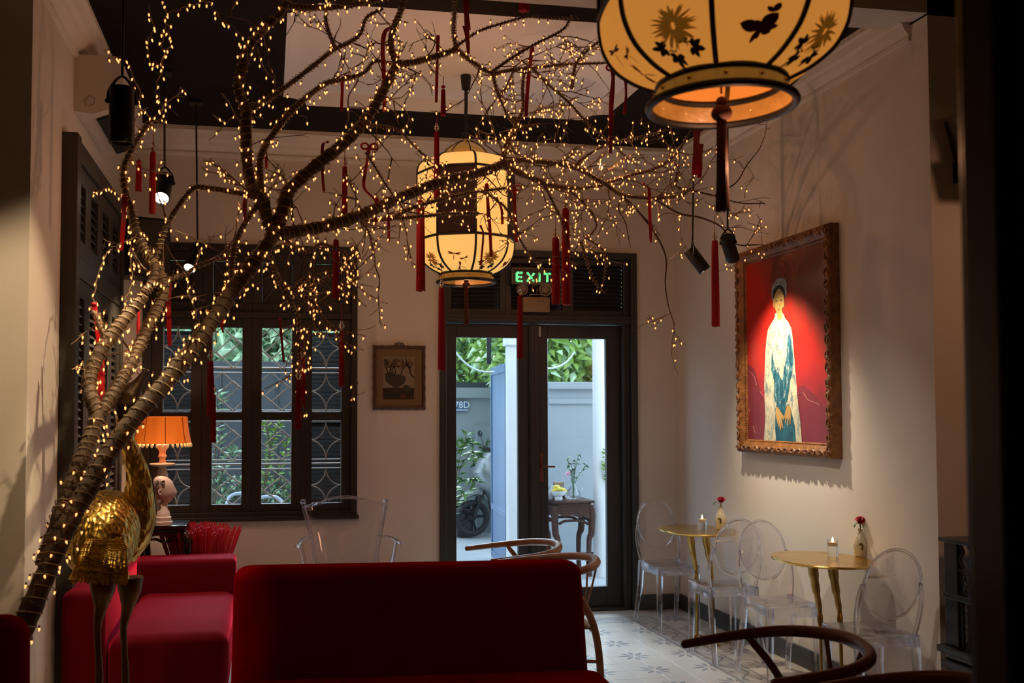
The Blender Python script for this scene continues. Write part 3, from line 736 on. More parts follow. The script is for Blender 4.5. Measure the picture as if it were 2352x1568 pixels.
# ================================================================== WISHBONE CHAIRS
def wishbone(label, wm):
    t = thing('wishbone_chair', (0, 0, 0), label, 'chair')
    # local: faces -X, back at +X; arms open to -X
    bow = bez([(-.235, .265, .695), (-.10, .275, .705), (.03, .268, .715), (.14, .215, .728), (.205, .11, .738), (.225, 0, .742), (.205, -.11, .738), (.14, -.215, .728), (.03, -.268, .715), (-.10, -.275, .705), (-.235, -.265, .695)], 5)
    b = MB(); n = len(bow); b.tube(bow, [.015 + .007*math.sin(math.pi*i/(n - 1)) for i in range(n)], 12)
    for p in (bow[0], bow[-1]): b.ball(p, .015, 12, 8)
    b.build('top_rail', wm, t)
    for sy in (-1, 1):
        b = MB(); b.tube(bez([(-.255, sy*.245, 0), (-.255, sy*.245, .25), (-.245, sy*.245, .44)], 3), [.013]*2 + [.017]*4 + [.018], 10); b.build('leg', wm, t)
        b = MB(); b.tube(bez([(.20, sy*.205, 0), (.195, sy*.20, .25), (.165, sy*.195, .44), (.085, sy*.215, .60), (.015, sy*.255, .70)], 4), [.012]*3 + [.019]*8 + [.014]*5 + [.011], 10); b.build('leg', wm, t)
        b = MB(); b.tube(bez([(.155, sy*.02, .44), (.19, sy*.035, .56), (.212, sy*.09, .72)], 4), [.011]*9, 6, flat=.5); b.build('splat', wm, t)
        b = MB(); b.tube([(-.25, sy*.235, .30), (.19, sy*.195, .26)], .009, 8); b.build('stretcher', wm, t)
    for x, w, z in ((-.25, .235, .40), (.18, .19, .40), (-.25, .235, .33)):
        b = MB(); b.tube([(x, -w, z), (x, w, z)], .010, 8); b.build('stretcher', wm, t)
    b = MB()
    vs = []; N = 8
    for i in range(N + 1):
        for j in range(N + 1):
            u, v = i/N*2 - 1, j/N*2 - 1; x = -.045 + u*.205; w = .24 - .022*(u + 1)
            vs.append((x, v*w, .445 - .018*(1 - u*u)*(1 - v*v)))
    fs = [(i*(N+1) + j, i*(N+1) + j + 1, (i+1)*(N+1) + j + 1, (i+1)*(N+1) + j) for i in range(N) for j in range(N)]
    b.add(vs, fs); b.add([(p[0], p[1], p[2] - .022) for p in vs], [f[::-1] for f in fs]); b.build('seat', cord_seat, t, smooth=60)
    return t
w1 = wishbone('brown bentwood armchair nearer the glazed door, left one of the two behind the red sofa', wood_warm); w1.location = (1.43, 5.62, 0); w1.rotation_euler.z = rad(4)
w2 = dup(w1); place(w2, (1.455, 5.02, 0), rad(-3), 'brown bentwood armchair just over the right end of the red sofa')
wm = wishbone('dark brown bentwood armchair in the lower right, its whole curved rail in view', wood_dark); wm.location = (1.70, 3.07, 0); wm.rotation_euler.z = rad(6)
w4 = dup(wm); place(w4, (1.80, 2.43, 0), rad(-2), 'dark brown bentwood armchair cut off by the bottom edge, beside the dark post')

# ================================================================== GOLD CRANE STATUE
cr = thing('crane_statue', (-.66, 4.42, 0), 'life-size gold leaf crane statue with raised beak, left of the red sofa', 'statue')
co = cr.location
def cw(u, v, dy=0): return P(u, v, 4.42 + dy)
b = MB()
def blob(path, radii, n=18, flat=1.0):
    b.tube(path, radii, n, flat=flat)
body = bez([cw(228, 1330, -.15), cw(228, 1290, -.12), cw(232, 1240, -.06), cw(242, 1205, .02), cw(262, 1195, .10), cw(290, 1215, .18)], 5)
nb = len(body)
def interp(keys, n):
    out = []
    for i in range(n):
        x = i/(n - 1)*(len(keys) - 1); k = min(int(x), len(keys) - 2); out.append(keys[k] + (keys[k+1] - keys[k])*(x - k))
    return out
blob(body, interp([.055, .125, .150, .150, .125, .03], nb), 22)
body_o = b.build('body', gold, cr, co, smooth=60)
b = MB()
neck = bez([cw(285, 1285, .10), cw(300, 1235, .12), cw(312, 1185, .10), cw(318, 1130, .08), cw(316, 1085, .06), cw(303, 1045, .04), cw(291, 1010, .02), cw(286, 985, 0), cw(286, 955, 0), cw(293, 930, 0), cw(305, 915, 0)], 5)
blob(neck, interp([.045, .085, .088, .062, .048, .040, .034, .032, .036, .036, .020], len(neck)), 16)
b.build('neck', gold, cr, co, smooth=60)
b = MB()
hd = bez([cw(285, 962, 0), cw(291, 930, 0), cw(300, 905, 0), cw(318, 878, 0), cw(336, 846, 0)], 6)
b.tube(hd, interp([.036, .054, .046, .022, .004], len(hd)), 14)
b.build('head', gold_dark, cr, co, smooth=60)
b = MB(); b.tube(bez([cw(276, 925, -.02), cw(272, 945, -.02), cw(270, 960, -.02)], 3), [.006]*4 + [.010]*3, 8); b.build('crest', bust_m, cr, co)
# feathers: overlapping rows of single plumes
fe = MB()
plume = MB(); n = 6; rows = []
for i in range(n):
    v = i/(n - 1); w = .016*math.sin(math.pi*(.12 + .8*v))
    rows.append([(q*w, .006*(1 - q*q) + .008*v, -v) for q in (-1, 0, 1)])
plume.add([p for r_ in rows for p in r_], [(i*3 + j, i*3 + j + 1, i*3 + j + 4, i*3 + j + 3) for i in range(n - 1) for j in range(2)])
pl0 = None
def put_plume(name, c, L, yaw, tilt, wide=1.0):
    global pl0
    if pl0 is None: o = pl0 = plume.build(name, gold, cr, smooth=60)
    else: o = pl0.copy(); COL.objects.link(o); o.name = name
    o.parent = cr; o.location = Vector(c) - co; o.scale = (wide, 1, L); o.rotation_euler = (Matrix.Rotation(rad(yaw), 3, 'Y') @ Matrix.Rotation(rad(tilt), 3, 'X')).to_euler()
def put_between(name, p0, p1, wide):
    global pl0
    if pl0 is None: o = pl0 = plume.build(name, gold, cr, smooth=60)
    else: o = pl0.copy(); COL.objects.link(o); o.name = name
    d = Vector(p1) - Vector(p0); o.parent = cr; o.location = Vector(p0) - co; o.scale = (wide, 1, d.length)
    o.rotation_euler = Vector((0, 0, -1)).rotation_difference(d.normalized()).to_euler(); return o
b = MB(); rings = []                                    # solid fan under the tail feathers
for t_ in range(7):
    f = t_/6; row = []
    for k in range(13):
        u = k/12; row.append(cw(204 + 74*u + f*(-48 + 66*u), 1248 + f*(82 + 6*math.sin(u*3.1)), -.19 - .12*math.sin(math.pi*u)*(1 - .25*f) - .03*f))
    rings.append(row + [p + Vector((0, .022, .004)) for p in reversed(row)])
b.loft(rings); b.build('tail', gold, cr, co, smooth=60)
for k in range(24):                                     # tail fan towards the camera, lower left
    u = (k + .5)/24
    put_between('tail_feather', cw(204 + 74*u, 1246, -.20 - .12*math.sin(math.pi*u)), cw(156 + 140*u + R.uniform(-3, 3), 1340 + R.uniform(-5, 4), -.235 - .10*math.sin(math.pi*u)), R.uniform(.75, 1.0))
for k in range(15):
    u = (k + .5)/15
    put_between('tail_feather', cw(200 + 80*u, 1236, -.20 - .12*math.sin(math.pi*u)), cw(178 + 112*u + R.uniform(-3, 3), 1300 + R.uniform(-5, 5), -.245 - .115*math.sin(math.pi*u)), R.uniform(.8, 1.1))
for row in range(6):                                    # contour feathers on the back
    for k in range(9):
        u = (k + .5*(row % 2))/9; v = 1195 + row*13
        put_plume('back_feather', cw(188 + 98*u, v - 6 + 10*(u - .5)**2*4, -.140 - .018*row + .10*(2*u - 1)**2), .075, 12 - 24*u + R.uniform(-4, 4), -8 + R.uniform(-3, 3), .8)
for k in range(28):                                     # neck and breast plumes
    t_ = k/27; i = int(3 + t_*18); p = neck[i]
    rr = interp([.045, .085, .088, .062, .048, .040, .034, .032, .036, .036, .020], len(neck))[i]
    a = R.uniform(-1.0, 1.0); put_plume('neck_feather', p + Vector((math.sin(a)*rr*.95, -math.cos(a)*rr*.98, .03)), .065, R.uniform(-20, 10), -8, .7)
# wing bars: rope-like rolls round the folded wing
for k in range(4):
    b = MB(); v = 1222 + k*16
    b.tube(bez([cw(258, v + 2, -.20), cw(280, v + 6, -.165), cw(297, v + 12, -.09), cw(303, v + 15, .0)], 4), interp([.004, .010, .010, .004], 13), 8); b.build('wing_feather', bronze, cr, co)
for k in range(2):
    b = MB(); v = 1258 + k*13
    b.tube(bez([cw(178, v - 22, -.02), cw(196, v - 4, -.17), cw(232, v + 4, -.215), cw(268, v + 3, -.20), cw(294, v + 4, -.10)], 4), .011, 8); b.build('wing_feather', bronze, cr, co)
b = MB(); Mp = T(*cw(274, 1178, .02)) @ RZ(rad(10)) @ RX(rad(12)); b.lathe([(0, -.005), (.050, -.005), (.056, 0), (.050, .004), (0, .006)], 24, M=Mp, sx=1, sy=.9)
c_ = b.build('back_plate', M_('pale_gold', (.85, .72, .40), .35, .9, bs=.4, bscale=40), cr, co); c_['label'] = 'pale gold disc on top of the back'
leg_m = M_('shaded_gilt_leg', (.16, .085, .03), .42, .9, col2=(.09, .045, .018), ns=18, bs=.4, bscale=40)  # darker copy of the gilt, low-level shade put into the leg colour
for (u0, u1, dy) in ((236, 224, -.08), (298, 284, .06)):
    b = MB()
    b.tube(bez([cw(u0, 1325, dy), cw(u0, 1355, dy), cw(u0 - 5, 1395, dy), cw(u1, 1440, dy), cw(u1 + 2, 1500, dy), cw(u1 + 4, 1560, dy), Vector((cw(u1 + 6, 1600, dy).x, 4.42 + dy, .03))], 4),
           interp([.058, .050, .026, .015, .013, .017, .014], 25), 10)
    b.build('leg', leg_m, cr, co)
    b = MB(); f = Vector((cw(u1 + 6, 1600, dy).x, 4.42 + dy, .03))
    for a in (215, 265, 315, 80):
        b.tube([f, f + Vector((math.cos(rad(a))*.06, math.sin(rad(a))*.06, -.008)), f + Vector((math.cos(rad(a))*.13, math.sin(rad(a))*.13, -.025))], [.012, .010, .003], 7)
    b.build('foot', leg_m, cr, co)
# ================================================================== LAMP, SIDE TABLE, BUST, RED STICKS
st = thing('carved_side_table', (-.635, 6.66, 0), 'small black lacquered table with curved legs under the orange lamp', 'table')
b = MB(); b.box((-.15, -.17, .775), (.135, .17, .80), .008); b.box((-.135, -.155, .735), (.12, .155, .775), .006); b.build('tabletop', black_gloss, st, smooth=30)
for sx, sy in ((-1, -1), (1, -1), (-1, 1), (1, 1)):
    b = MB(); b.tube(bez([(sx*.115, sy*.135, .755), (sx*.145, sy*.16, .70), (sx*.135, sy*.15, .60), (sx*.105, sy*.12, .40), (sx*.10, sy*.115, .15), (sx*.125, sy*.14, .02)], 5), interp([.022, .028, .022, .015, .013, .018], 26), 10); b.build('leg', black_gloss, st)
for sy in (-1, 1):
    b = MB(); b.tube(bez([(-.12, sy*.14, .70), (-.06, sy*.14, .715), (0, sy*.14, .695), (.06, sy*.14, .715), (.105, sy*.14, .70)], 4), .009, 8); b.build('apron', black_gloss, st)
lp = thing('table_lamp', (-.672, 6.72, .80), 'lit orange fabric table lamp on an ivory turned base', 'lamp')
b = MB(); b.lathe([(.060, 0), (.060, .015), (.045, .025), (.030, .05), (.034, .10), (.045, .16), (.034, .21), (.026, .235), (.034, .255), (.040, .29), (.030, .33), (.022, .355), (.075, .366), (.082, .376), (.075, .380), (.022, .384), (.018, .41), (.028, .425), (.022, .44), (.020, .455), (.038, .485), (.042, .50), (.030, .502), (0, .502)], 28); b.build('base', ivory, lp)
b = MB(); b.tube([(0, 0, .50), (0, 0, .56)], .007, 8); b.build('neck', brass, lp)
shade_m, _nt, _b = newmat('orange_silk_shade')
_b.inputs['Base Color'].default_value = (.75, .20, .02, 1); _b.inputs['Roughness'].default_value = .8
_f = noise(_nt, 12, 3, .6, None, (1, 1, .15)); _c = ramp(_nt, _f, [(.3, (.56, .080, .004)), (.7, (.92, .15, .009))])
_nt.links.new(_c, _b.inputs['Emission Color']); _b.inputs['Emission Strength'].default_value = .50
b = MB(); N = 48; rings = []
for z, r in ((.510, .180), (.54, .172), (.60, .161), (.65, .156), (.682, .154)):
    rings.append([(r*(1 + .012*math.cos(12*2*math.pi*k/N))*math.cos(2*math.pi*k/N), r*(1 + .012*math.cos(12*2*math.pi*k/N))*math.sin(2*math.pi*k/N), z) for k in range(N)])
b.loft(rings, caps=False); b.build('lamp_shade', shade_m, lp, smooth=60)
for k in range(8):
    b = MB(); a = 2*math.pi*k/8 + .2
    b.tube([(.182*math.cos(a), .182*math.sin(a), .51), (.164*math.cos(a), .164*math.sin(a), .60), (.156*math.cos(a), .156*math.sin(a), .682)], .0022, 5); b.build('seam', M_('dark_orange_braid', (.30, .07, .01), .7) if k == 0 else bpy.data.materials['dark_orange_braid'], lp)
fr_m = M_('gold_bead', (.80, .55, .22), .35, emit=(1, .60, .20), es=.28)
bd = MB(); bd.ball((0, 0, 0), .0085, 8, 6, (1, 1, 1.5)); b0 = None
for k in range(34):
    a = 2*math.pi*k/34
    if b0 is None: o = b0 = bd.build('bead', fr_m, lp)
    else: o = part(b0, lp)
    o.location = (.180*math.cos(a), .180*math.sin(a), .497)
light('POINT', 'lamp_bulb', (-.672, 6.72, 1.42), 3.6, (1, .76, .52), .03)
# bust
bu = thing('phrenology_bust', (-.645, 6.54, .80), 'pale head bust in profile on a stepped plinth, in front of the lamp base', 'bust')
b = MB(); b.lathe([(.058, 0), (.058, .022), (.050, .026), (.050, .05), (.042, .055), (.038, .085), (.030, .095), (.026, .12)], 28); b.build('plinth', bust_m, bu)
b = MB()
sil = [(.150, .018, .030), (.165, .005, .045), (.185, .010, .054), (.205, .008, .058), (.225, .004, .061), (.245, .0, .063), (.265, -.004, .061), (.285, -.010, .053), (.300, -.016, .036), (.308, -.02, .012)]
rings = []
prof_f = {.150: .012, .165: .058, .185: .056, .205: .062, .225: .058, .245: .060, .265: .058, .285: .048, .300: .026, .308: .0}
for z, cx_, r in [(.115, -.005, .028), (.135, -.004, .030)] + sil:
    ring = []
    for k in range(28):
        a = 2*math.pi*k/28; rx = r*1.0; ry = r*.78
        x = math.cos(a)*rx; y = math.sin(a)*ry
        if abs(a) < .32 or abs(a - 2*math.pi) < .32:
            f_ = 1 - min(abs(a), abs(a - 2*math.pi))/.32
            x += f_*{.165: .006, .185: .010, .205: .018, .225: .010, .245: .002}.get(z, 0)
        ring.append((cx_ + x, y, z))
    rings.append(ring)
b.loft(rings); b.build('head', bust_m, bu, smooth=70)
b = MB(); b.tube(bez([(-.012, -.048, .225), (-.024, -.050, .218), (-.022, -.050, .200), (-.012, -.048, .195)], 3), .005, 6); b.build('ear', bust_m, bu)
b = MB(); b.ball((.048, -.022, .222), .0055, 8, 6); b.ball((.048, .022, .222), .0055, 8, 6); b.build('eyes', bust_m, bu)
def text(name, body, size, m, parent, M, ext=.001):
    cu = bpy.data.curves.new(name, 'FONT'); cu.body = body; cu.size = size; cu.align_x = 'CENTER'; cu.align_y = 'CENTER'; cu.extrude = ext
    tmp = bpy.data.objects.new(name, cu); COL.objects.link(tmp); me = bpy.data.meshes.new_from_object(tmp.evaluated_get(bpy.context.evaluated_depsgraph_get())); bpy.data.objects.remove(tmp)
    me.name = name; me.materials.clear(); me.materials.append(m); o = bpy.data.objects.new(name, me); COL.objects.link(o); o.parent = parent; o.matrix_local = M; return o
text('lettering', 'CIC', .036, black_m, bu, T(-.016, -.0495, .268) @ RX(rad(76)), .004)
# red incense sticks fanned out of a pot
pt = thing('stick_pot', (-.43, 6.70, 0), 'dark pot behind the raspberry sofa arm holding the red sticks', 'pot')
b = MB(); b.lathe([(0, 0), (.085, 0), (.10, .02), (.115, .20), (.10, .36), (.085, .42), (.075, .42), (.085, .35), (0, .05)], 24); b.build('body', black_gloss, pt)
sk = thing('stick_bundle', (-.43, 6.70, .06), 'fan of thin bright red sticks standing in a dark pot', 'sticks')
red_stick = M_('red_dyed_bamboo', (.50, .008, .020), .6)
sb_ = MB(); sb_.tube([(0, 0, 0), (0, 0, .42), (0, 0, .74)], [.0018, .0022, .0026], 4); k0 = None
more = MB()
for k in range(620):
    u = R.gauss(0, .5); u = max(-1, min(1, u)) if k % 3 else R.uniform(-1, 1); v = R.uniform(-1, 1)*math.sqrt(max(0, 1 - u*u))
    ax, ay = u*rad(19), v*rad(17); L = .74*R.uniform(.95, 1.0)
    if k < 300:
        if k0 is None: o = k0 = sb_.build('stick', red_stick, sk)
        else: o = part(k0, sk)
        o.location = (u*.028, v*.028, 0); o.rotation_euler = (-ay, ax, 0); o.scale = (1, 1, L/.74)
    else:
        M = T(u*.028, v*.028, 0) @ Matrix.Rotation(ax, 4, 'Y') @ Matrix.Rotation(-ay, 4, 'X')
        more.tube([(0, 0, 0), (0, 0, L*.6), (0, 0, L)], [.0018, .0022, .0026], 4, M=M)
tag(more.build('stick_mass', red_stick, sk), kind='stuff')
# ================================================================== BLACK FRETWORK CABINET BY THE RIGHT PIER
cbn = thing('fretwork_cabinet', (3.235, 3.98, 0), 'black carved openwork cabinet against the pier at the right edge', 'cabinet')
def cb_(name, boxes, bev=.004):
    b = MB()
    for lo, hi in boxes: b.box(lo, hi, bev)
    return b.build(name, blackwood, cbn, smooth=0)
cb_('plinth_board', [((-.165, -.17, .33), (.48, .2, .37))], .008); cb_('cornice_board', [((-.15, -.15, .37), (.46, .18, .40)), ((-.185, -.18, .40), (.49, .2, .435))], .008)
cb_('top_board', [((-.165, -.16, .905), (.47, .2, .925))]); cb_('shelf', [((-.155, -.15, .645), (.45, .19, .675))], .008)
for x in (-.15, .42):
    for y0_, y1_ in ((-.15, -.12), (.09, .18)):
        cb_('post', [((x, y0_, .0), (x + .03, y1_, .33))]); cb_('post', [((x, y0_, .435), (x + .03, y1_, .91))])
for x in (-.138, .435):
    b = MB()
    for j in range(3):
        for i in range(6):
            c = (x, -.10 + i*.034 + (.017 if j % 2 else 0), .70 + j*.029)
            b.tube([(c[0], c[1] + .017*math.cos(rad(60*k)), c[2] + .017*math.sin(rad(60*k))) for k in range(6)], .0035, 5, closed=True, caps=False)
    for i in range(4): b.tube(bez([(x, -.09 + i*.05, .80), (x, -.065 + i*.05, .835), (x, -.09 + i*.05, .87), (x, -.07 + i*.05, .90)], 4), .007, 6)
    b.tube([(x, -.12, .785), (x, .09, .785)], .006, 6); tag(b.build('fretwork', blackwood, cbn), kind='stuff')
    for i in range(5):
        b = MB(); b.lathe([(.005 + .005*abs(math.sin(k*1.3)), .437 + k*.0148) for k in range(15)], 8, (x, -.095 + i*.042, 0)); b.build('baluster', blackwood, cbn)
# black speaker hung on the right pier
sp = thing('wall_speaker', (3.16, 4.14, 2.66), 'black wedge wall speaker high on the right pier beside the dark post', 'speaker')
b = MB(); b.prism([(P(2168, 281, 4.24).x - 3.16, P(2168, 281, 4.24).z - 2.66), (.30, P(2168, 281, 4.24).z - 2.60), (.30, P(2198, 410, 4.24).z - 2.74), (P(2202, 410, 4.24).x - 3.16, P(2200, 410, 4.24).z - 2.66)], -.08, .10); b.build('housing', black_m, sp, smooth=0)
b = MB(); b.prism([(.03, .05), (.27, .09), (.27, -.12), (.07, -.12)], -.088, -.08); b.build('grille', blackwood, sp, smooth=0)
b = MB(); b.box((.10, .10, -.05), (.16, .15, .05)); b.build('bracket', black_m, sp, smooth=0)
# ================================================================== PAINTED SILK LANTERNS
def silk(name, col, es):
    m, nt, b = newmat(name)
    b.inputs['Base Color'].default_value = (*[c*.8 for c in col], 1); b.inputs['Roughness'].default_value = .85; b.inputs['Specular IOR Level'].default_value = .15
    f = noise(nt, 5, 3); nt.links.new(mixc(nt, f, col, tuple(c*.88 for c in col)), b.inputs['Emission Color']); b.inputs['Emission Strength'].default_value = es
    return m
silk_a = silk('lit_cream_silk', (1.0, .38, .062), .50); silk_b = silk('lit_pale_silk', (1.0, .57, .155), .80)
horn_m = M_('amber_horn_band', (.40, .22, .055), .35, col2=(.26, .13, .03), ns=14, bs=.4, bscale=40, emit=(.45, .20, .03), es=.22)
gold_line = M_('gold_stud', (.75, .55, .25), .3, 1)
ink_red = M_('painted_red', (.20, .012, .010), .7); ink_ochre = M_('painted_ochre', (.33, .13, .012), .7, emit=(.33, .12, .01), es=.25)
ink_green = M_('painted_dark_green', (.030, .032, .010), .7); dark_panel = M_('dark_maroon_lattice_panel', (.030, .006, .005), .7, col2=(.018, .004, .003), ns=60, stretch=(1, 1, .05))
brown_silk = M_('brown_silk_tassel', (.085, .022, .012), .8, col2=(.05, .014, .008), ns=40, stretch=(5, 5, .3), bs=.5, bscale=80)
dome_m = M_('amber_glass_dome', (.55, .33, .07), .2, emit=(.5, .28, .05), es=.12, coat=.5)
# profile from the bottom ring (z = 0) upward: radius, height
PL = [(.155, .05), (.21, .075), (.262, .115), (.292, .165), (.303, .215), (.305, .255)]
PM = [(.305, .255), (.305, .665)]
PU = [(.305, .665), (.302, .695), (.285, .73), (.23, .76), (.15, .772)]
def rad_at(pr, z):
    for (r0, z0), (r1, z1) in zip(pr, pr[1:]):
        if z0 <= z <= z1: return r0 + (r1 - r0)*(z - z0)/(z1 - z0)
    return pr[-1][0]
def lantern(label, loc, rz, sm, sc=1.0):
    t = thing('silk_lantern', loc, label, 'lantern', rz=rz); t.scale = (sc, sc, sc)
    RA = [rad(22.5 + 45*k) for k in range(8)]
    plf = bez([(r, z) for r, z in PL], 4); puf = bez([(r, z) for r, z in PU], 4)
    def seg(pr, a0, a1, n=6, bulge=.10):
        rows = []
        for p in pr:
            row = []
            for j in range(n + 1):
                f = j/n; a = a0 + (a1 - a0)*f
                # between straight chord and round
                ch = math.cos((a1 - a0)/2)/math.cos(a - (a0 + a1)/2); r = p[0]*(ch*(1 - bulge*3) + bulge*3)
                row.append((r*math.cos(a), r*math.sin(a), p[1]))
            rows.append(row)
        m = n + 1
        return [p for r_ in rows for p in r_], [(i*m + j, i*m + j + 1, (i+1)*m + j + 1, (i+1)*m + j) for i in range(len(pr) - 1) for j in range(n)]
    for k in range(8):
        a0, a1 = RA[k], RA[k] + rad(45)
        for pr, nm in ((plf, 'silk_panel'), (puf, 'silk_panel')):
            b = MB(); b.add(*seg(pr, a0, a1)); b.build(nm, sm, t, smooth=60)
        b = MB()
        if k % 2 == 1:                                # dark lattice panel
            b.add(*seg(PM, a0, a1)); b.build('dark_panel', dark_panel, t, smooth=60)
        else:                                         # pleated silk
            n = 28; rows = []
            for z in (.255, .665):
                row = []
                for j in range(n + 1):
                    a = a0 + (a1 - a0)*j/n; ch = math.cos((a1 - a0)/2)/math.cos(a - (a0 + a1)/2); r = .305*(ch*.7 + .3) + (.0025 if j % 2 else -.0015)
                    row.append((r*math.cos(a), r*math.sin(a), z))
                rows.append(row)
            m = n + 1; b.add([p for r_ in rows for p in r_], [(j, j + 1, m + j + 1, m + j) for j in range(n)]); b.build('pleated_panel', sm, t, smooth=0)
        ca, sa = math.cos(a0), math.sin(a0)
        b = MB(); b.tube([(ca*p[0], sa*p[0], p[1]) for p in plf + [Vector((.305, .5))] + puf], .0072, 6); b.build('rib', black_m, t)
    for r, z, th in ((.305, .255, .0085), (.305, .665, .0085)):
        b = MB(); pts = []
        for k in range(8):
            for j in range(6):
                a0 = RA[k]; a = a0 + rad(45)*j/6; ch = math.cos(rad(22.5))/math.cos(a - a0 - rad(22.5)); q = r*(ch*.7 + .3); pts.append((q*math.cos(a), q*math.sin(a), z))
        b.tube(pts, th, 6, closed=True, caps=False); b.build('hoop', black_m, t)
    def ring(r, z, th): return [(r*math.cos(2*math.pi*k/40), r*math.sin(2*math.pi*k/40), z) for k in range(40)], th
    for r, z, th in ((.155, .05, .009), (.178, .0, .0105)):
        p, th = ring(r, z, th); b = MB(); b.tube(p, th, 8, closed=True, caps=False); b.build('hoop', black_m, t)
    b = MB(); b.lathe([(.155, .05), (.162, .033), (.176, .002), (.172, .002), (.158, .033), (.150, .05)], 40); b.f = [f for f in b.f if len(f) == 4]; b.build('neck_band', horn_m, t)
    for k in range(12):
        a = 2*math.pi*(k + .5)/12; b = MB(); b.ball((.1655*math.cos(a), .1655*math.sin(a), .028), .006, 8, 6); b.build('stud', gold_line, t)
    # cap, chain
    b = MB(); b.lathe([(.150, .772), (.150, .787), (.128, .818), (.088, .850), (.05, .868), (.022, .885), (.010, .90)], 32); b.build('dome', dome_m, t)
    for k in range(8):
        a = RA[k]; b = MB(); b.tube([(.151*math.cos(a), .151*math.sin(a), .785), (.129*math.cos(a), .129*math.sin(a), .818), (.089*math.cos(a), .089*math.sin(a), .851), (.03*math.cos(a), .03*math.sin(a), .882)], .004, 5); b.build('dome_rib', black_m, t)
    b = MB(); b.ball((0, 0, .915), .026, 12, 8); b.build('finial', black_m, t)
    # hanging tassel below
    b = MB(); b.tube([(0, 0, .30), (0, 0, .03)], .003, 6); b.build('cord', ink_red, t)
    b = MB(); b.ball((0, 0, .008), .0145, 12, 8); b.ball((0, 0, -.020), .026, 16, 10, (1, 1, .82)); b.build('knot', brown_silk, t)
    b = MB(); n = 36; rings = []
    for z, r in ((-.035, .011), (-.06, .0115), (-.18, .013), (-.24, .0155), (-.262, .017)):
        rings.append([((r + (.0015 if j % 2 else 0))*math.cos(2*math.pi*j/n), (r + (.0015 if j % 2 else 0))*math.sin(2*math.pi*j/n), z - (.006 if j % 3 == 0 and z < -.25 else 0)) for j in range(n)])
    b.loft(rings); b.build('tassel_skirt', brown_silk, t, smooth=60)
    # painted motifs on the lower panels, laid on the silk
    def onp(k, u, v, off=.0022):                      # u -1..1 across the panel, v height
        v = .088 + (v - .2)*.58
        a = RA[k] + rad(22.5) + rad(22.5)*u*.92
        r = rad_at([(p[0], p[1]) for p in plf], v); ch = math.cos(rad(22.5))/math.cos(a - RA[k] - rad(22.5)); r = r*(ch*.7 + .3) + off
        return (r*math.cos(a), r*math.sin(a), v)
    def patch(mb, k, pts, off=.0022, close=True):
        c = (sum(p[0] for p in pts)/len(pts), sum(p[1] for p in pts)/len(pts))
        vs = [onp(k, *c, off)] + [onp(k, *p, off) for p in pts]; n = len(pts)
        mb.add(vs, [(0, 1 + i, 1 + (i+1) % n) for i in range(n)])
    def petal(cx_, cz, ang, L, w, n=7):
        out = []; ca, sa = math.cos(ang), math.sin(ang)
        for i in range(n):
            f = i/(n - 1); q = w*math.sin(math.pi*f)**.7; out.append((f*L, q))
        for i in range(n - 2, 0, -1):
            f = i/(n - 1); out.append((f*L, -w*math.sin(math.pi*f)**.7))
        return [(cx_ + (x*ca - y*sa)/.105, cz + x*sa + y*ca) for x, y in out]
    def leaf5(mb, k, cx_, cz, s, rot):
        for da, L in ((0, 1), (48, .8), (-48, .8), (95, .6), (-95, .6)): patch(mb, k, petal(cx_, cz, rot + rad(da), s*L, s*.20))
    rr = random.Random(3)
    for k in range(8):
        if k % 2 == 0:                                # chrysanthemum spray
            b = MB()
            for ringn, (cnt, L) in enumerate(((20, .064), (16, .048), (12, .032), (8, .018))):
                for j in range(cnt):
                    a = 2*math.pi*j/cnt + ringn*.3; cx_ = .10 + .10*math.cos(a)*.35; patch(b, k, petal(cx_, .262 + .012*math.sin(a), a + rr.uniform(-.2, .2), L, .0045), .0024 + ringn*.0004)
            b.build('painted_flower', ink_ochre, t, smooth=0)
            b = MB(); leaf5(b, k, -.40, .205, .040, rad(170)); leaf5(b, k, -.16, .175, .040, rad(250)); leaf5(b, k, .44, .19, .042, rad(-20)); leaf5(b, k, .22, .215, .030, rad(100))
            for p in (((.10, .245), (.05, .215), (-.12, .188), (-.3, .195)), ((.05, .22), (.25, .208), (.4, .205))):
                for (u0, v0), (u1, v1) in zip(p, p[1:]): patch(b, k, [(u0, v0 + .0025), (u1, v1 + .0025), (u1, v1 - .0025), (u0, v0 - .0025)])
            b.build('painted_leaves', ink_green, t, smooth=0)
        else:                                         # dragonflies and a butterfly
            b = MB()
            if k % 4 == 3:
                for (u, v, rot, s) in ((-.20, .285, 1.35, .05), (.42, .240, 1.9, .036), (.05, .175, 2.75, .045)):
                    for da, L in ((1.2, 1), (1.55, .9), (-1.2, 1), (-1.55, .9)): patch(b, k, petal(u, v, rot + da, s*L, s*.11))
                    patch(b, k, petal(u, v, rot + math.pi, s*1.3, s*.045)); patch(b, k, petal(u, v, rot, s*.25, s*.09))
            else:
                for da, L, w in ((.9, .062, .020), (2.9, .060, .018), (2.2, .03, .01), (-.25, .035, .013), (-2.0, .045, .008), (-1.6, .03, .006)): patch(b, k, petal(.12, .225, da, L, w))
                patch(b, k, petal(.12, .225, .2, .05, .010)); patch(b, k, petal(.36, .275, 1.2, .034, .010)); patch(b, k, petal(.36, .275, 2.4, .026, .008))
            b.build('painted_insects', ink_red, t, smooth=0)
    return t
LA = P(1657, 242, 2.30); LBp = P(1071, 648, 6.02)
lant_a = lantern('large lit silk lantern with black ribs cut off by the top edge', LA - Vector((0, 0, .0)), rad(-7 + 0), silk_a)
lant_b = lantern('smaller lit silk lantern with dark side panels hanging among the branches', LBp, rad(22 + 45), silk_b)
b = MB(); ztop_b = ZC + .09 - LBp.z
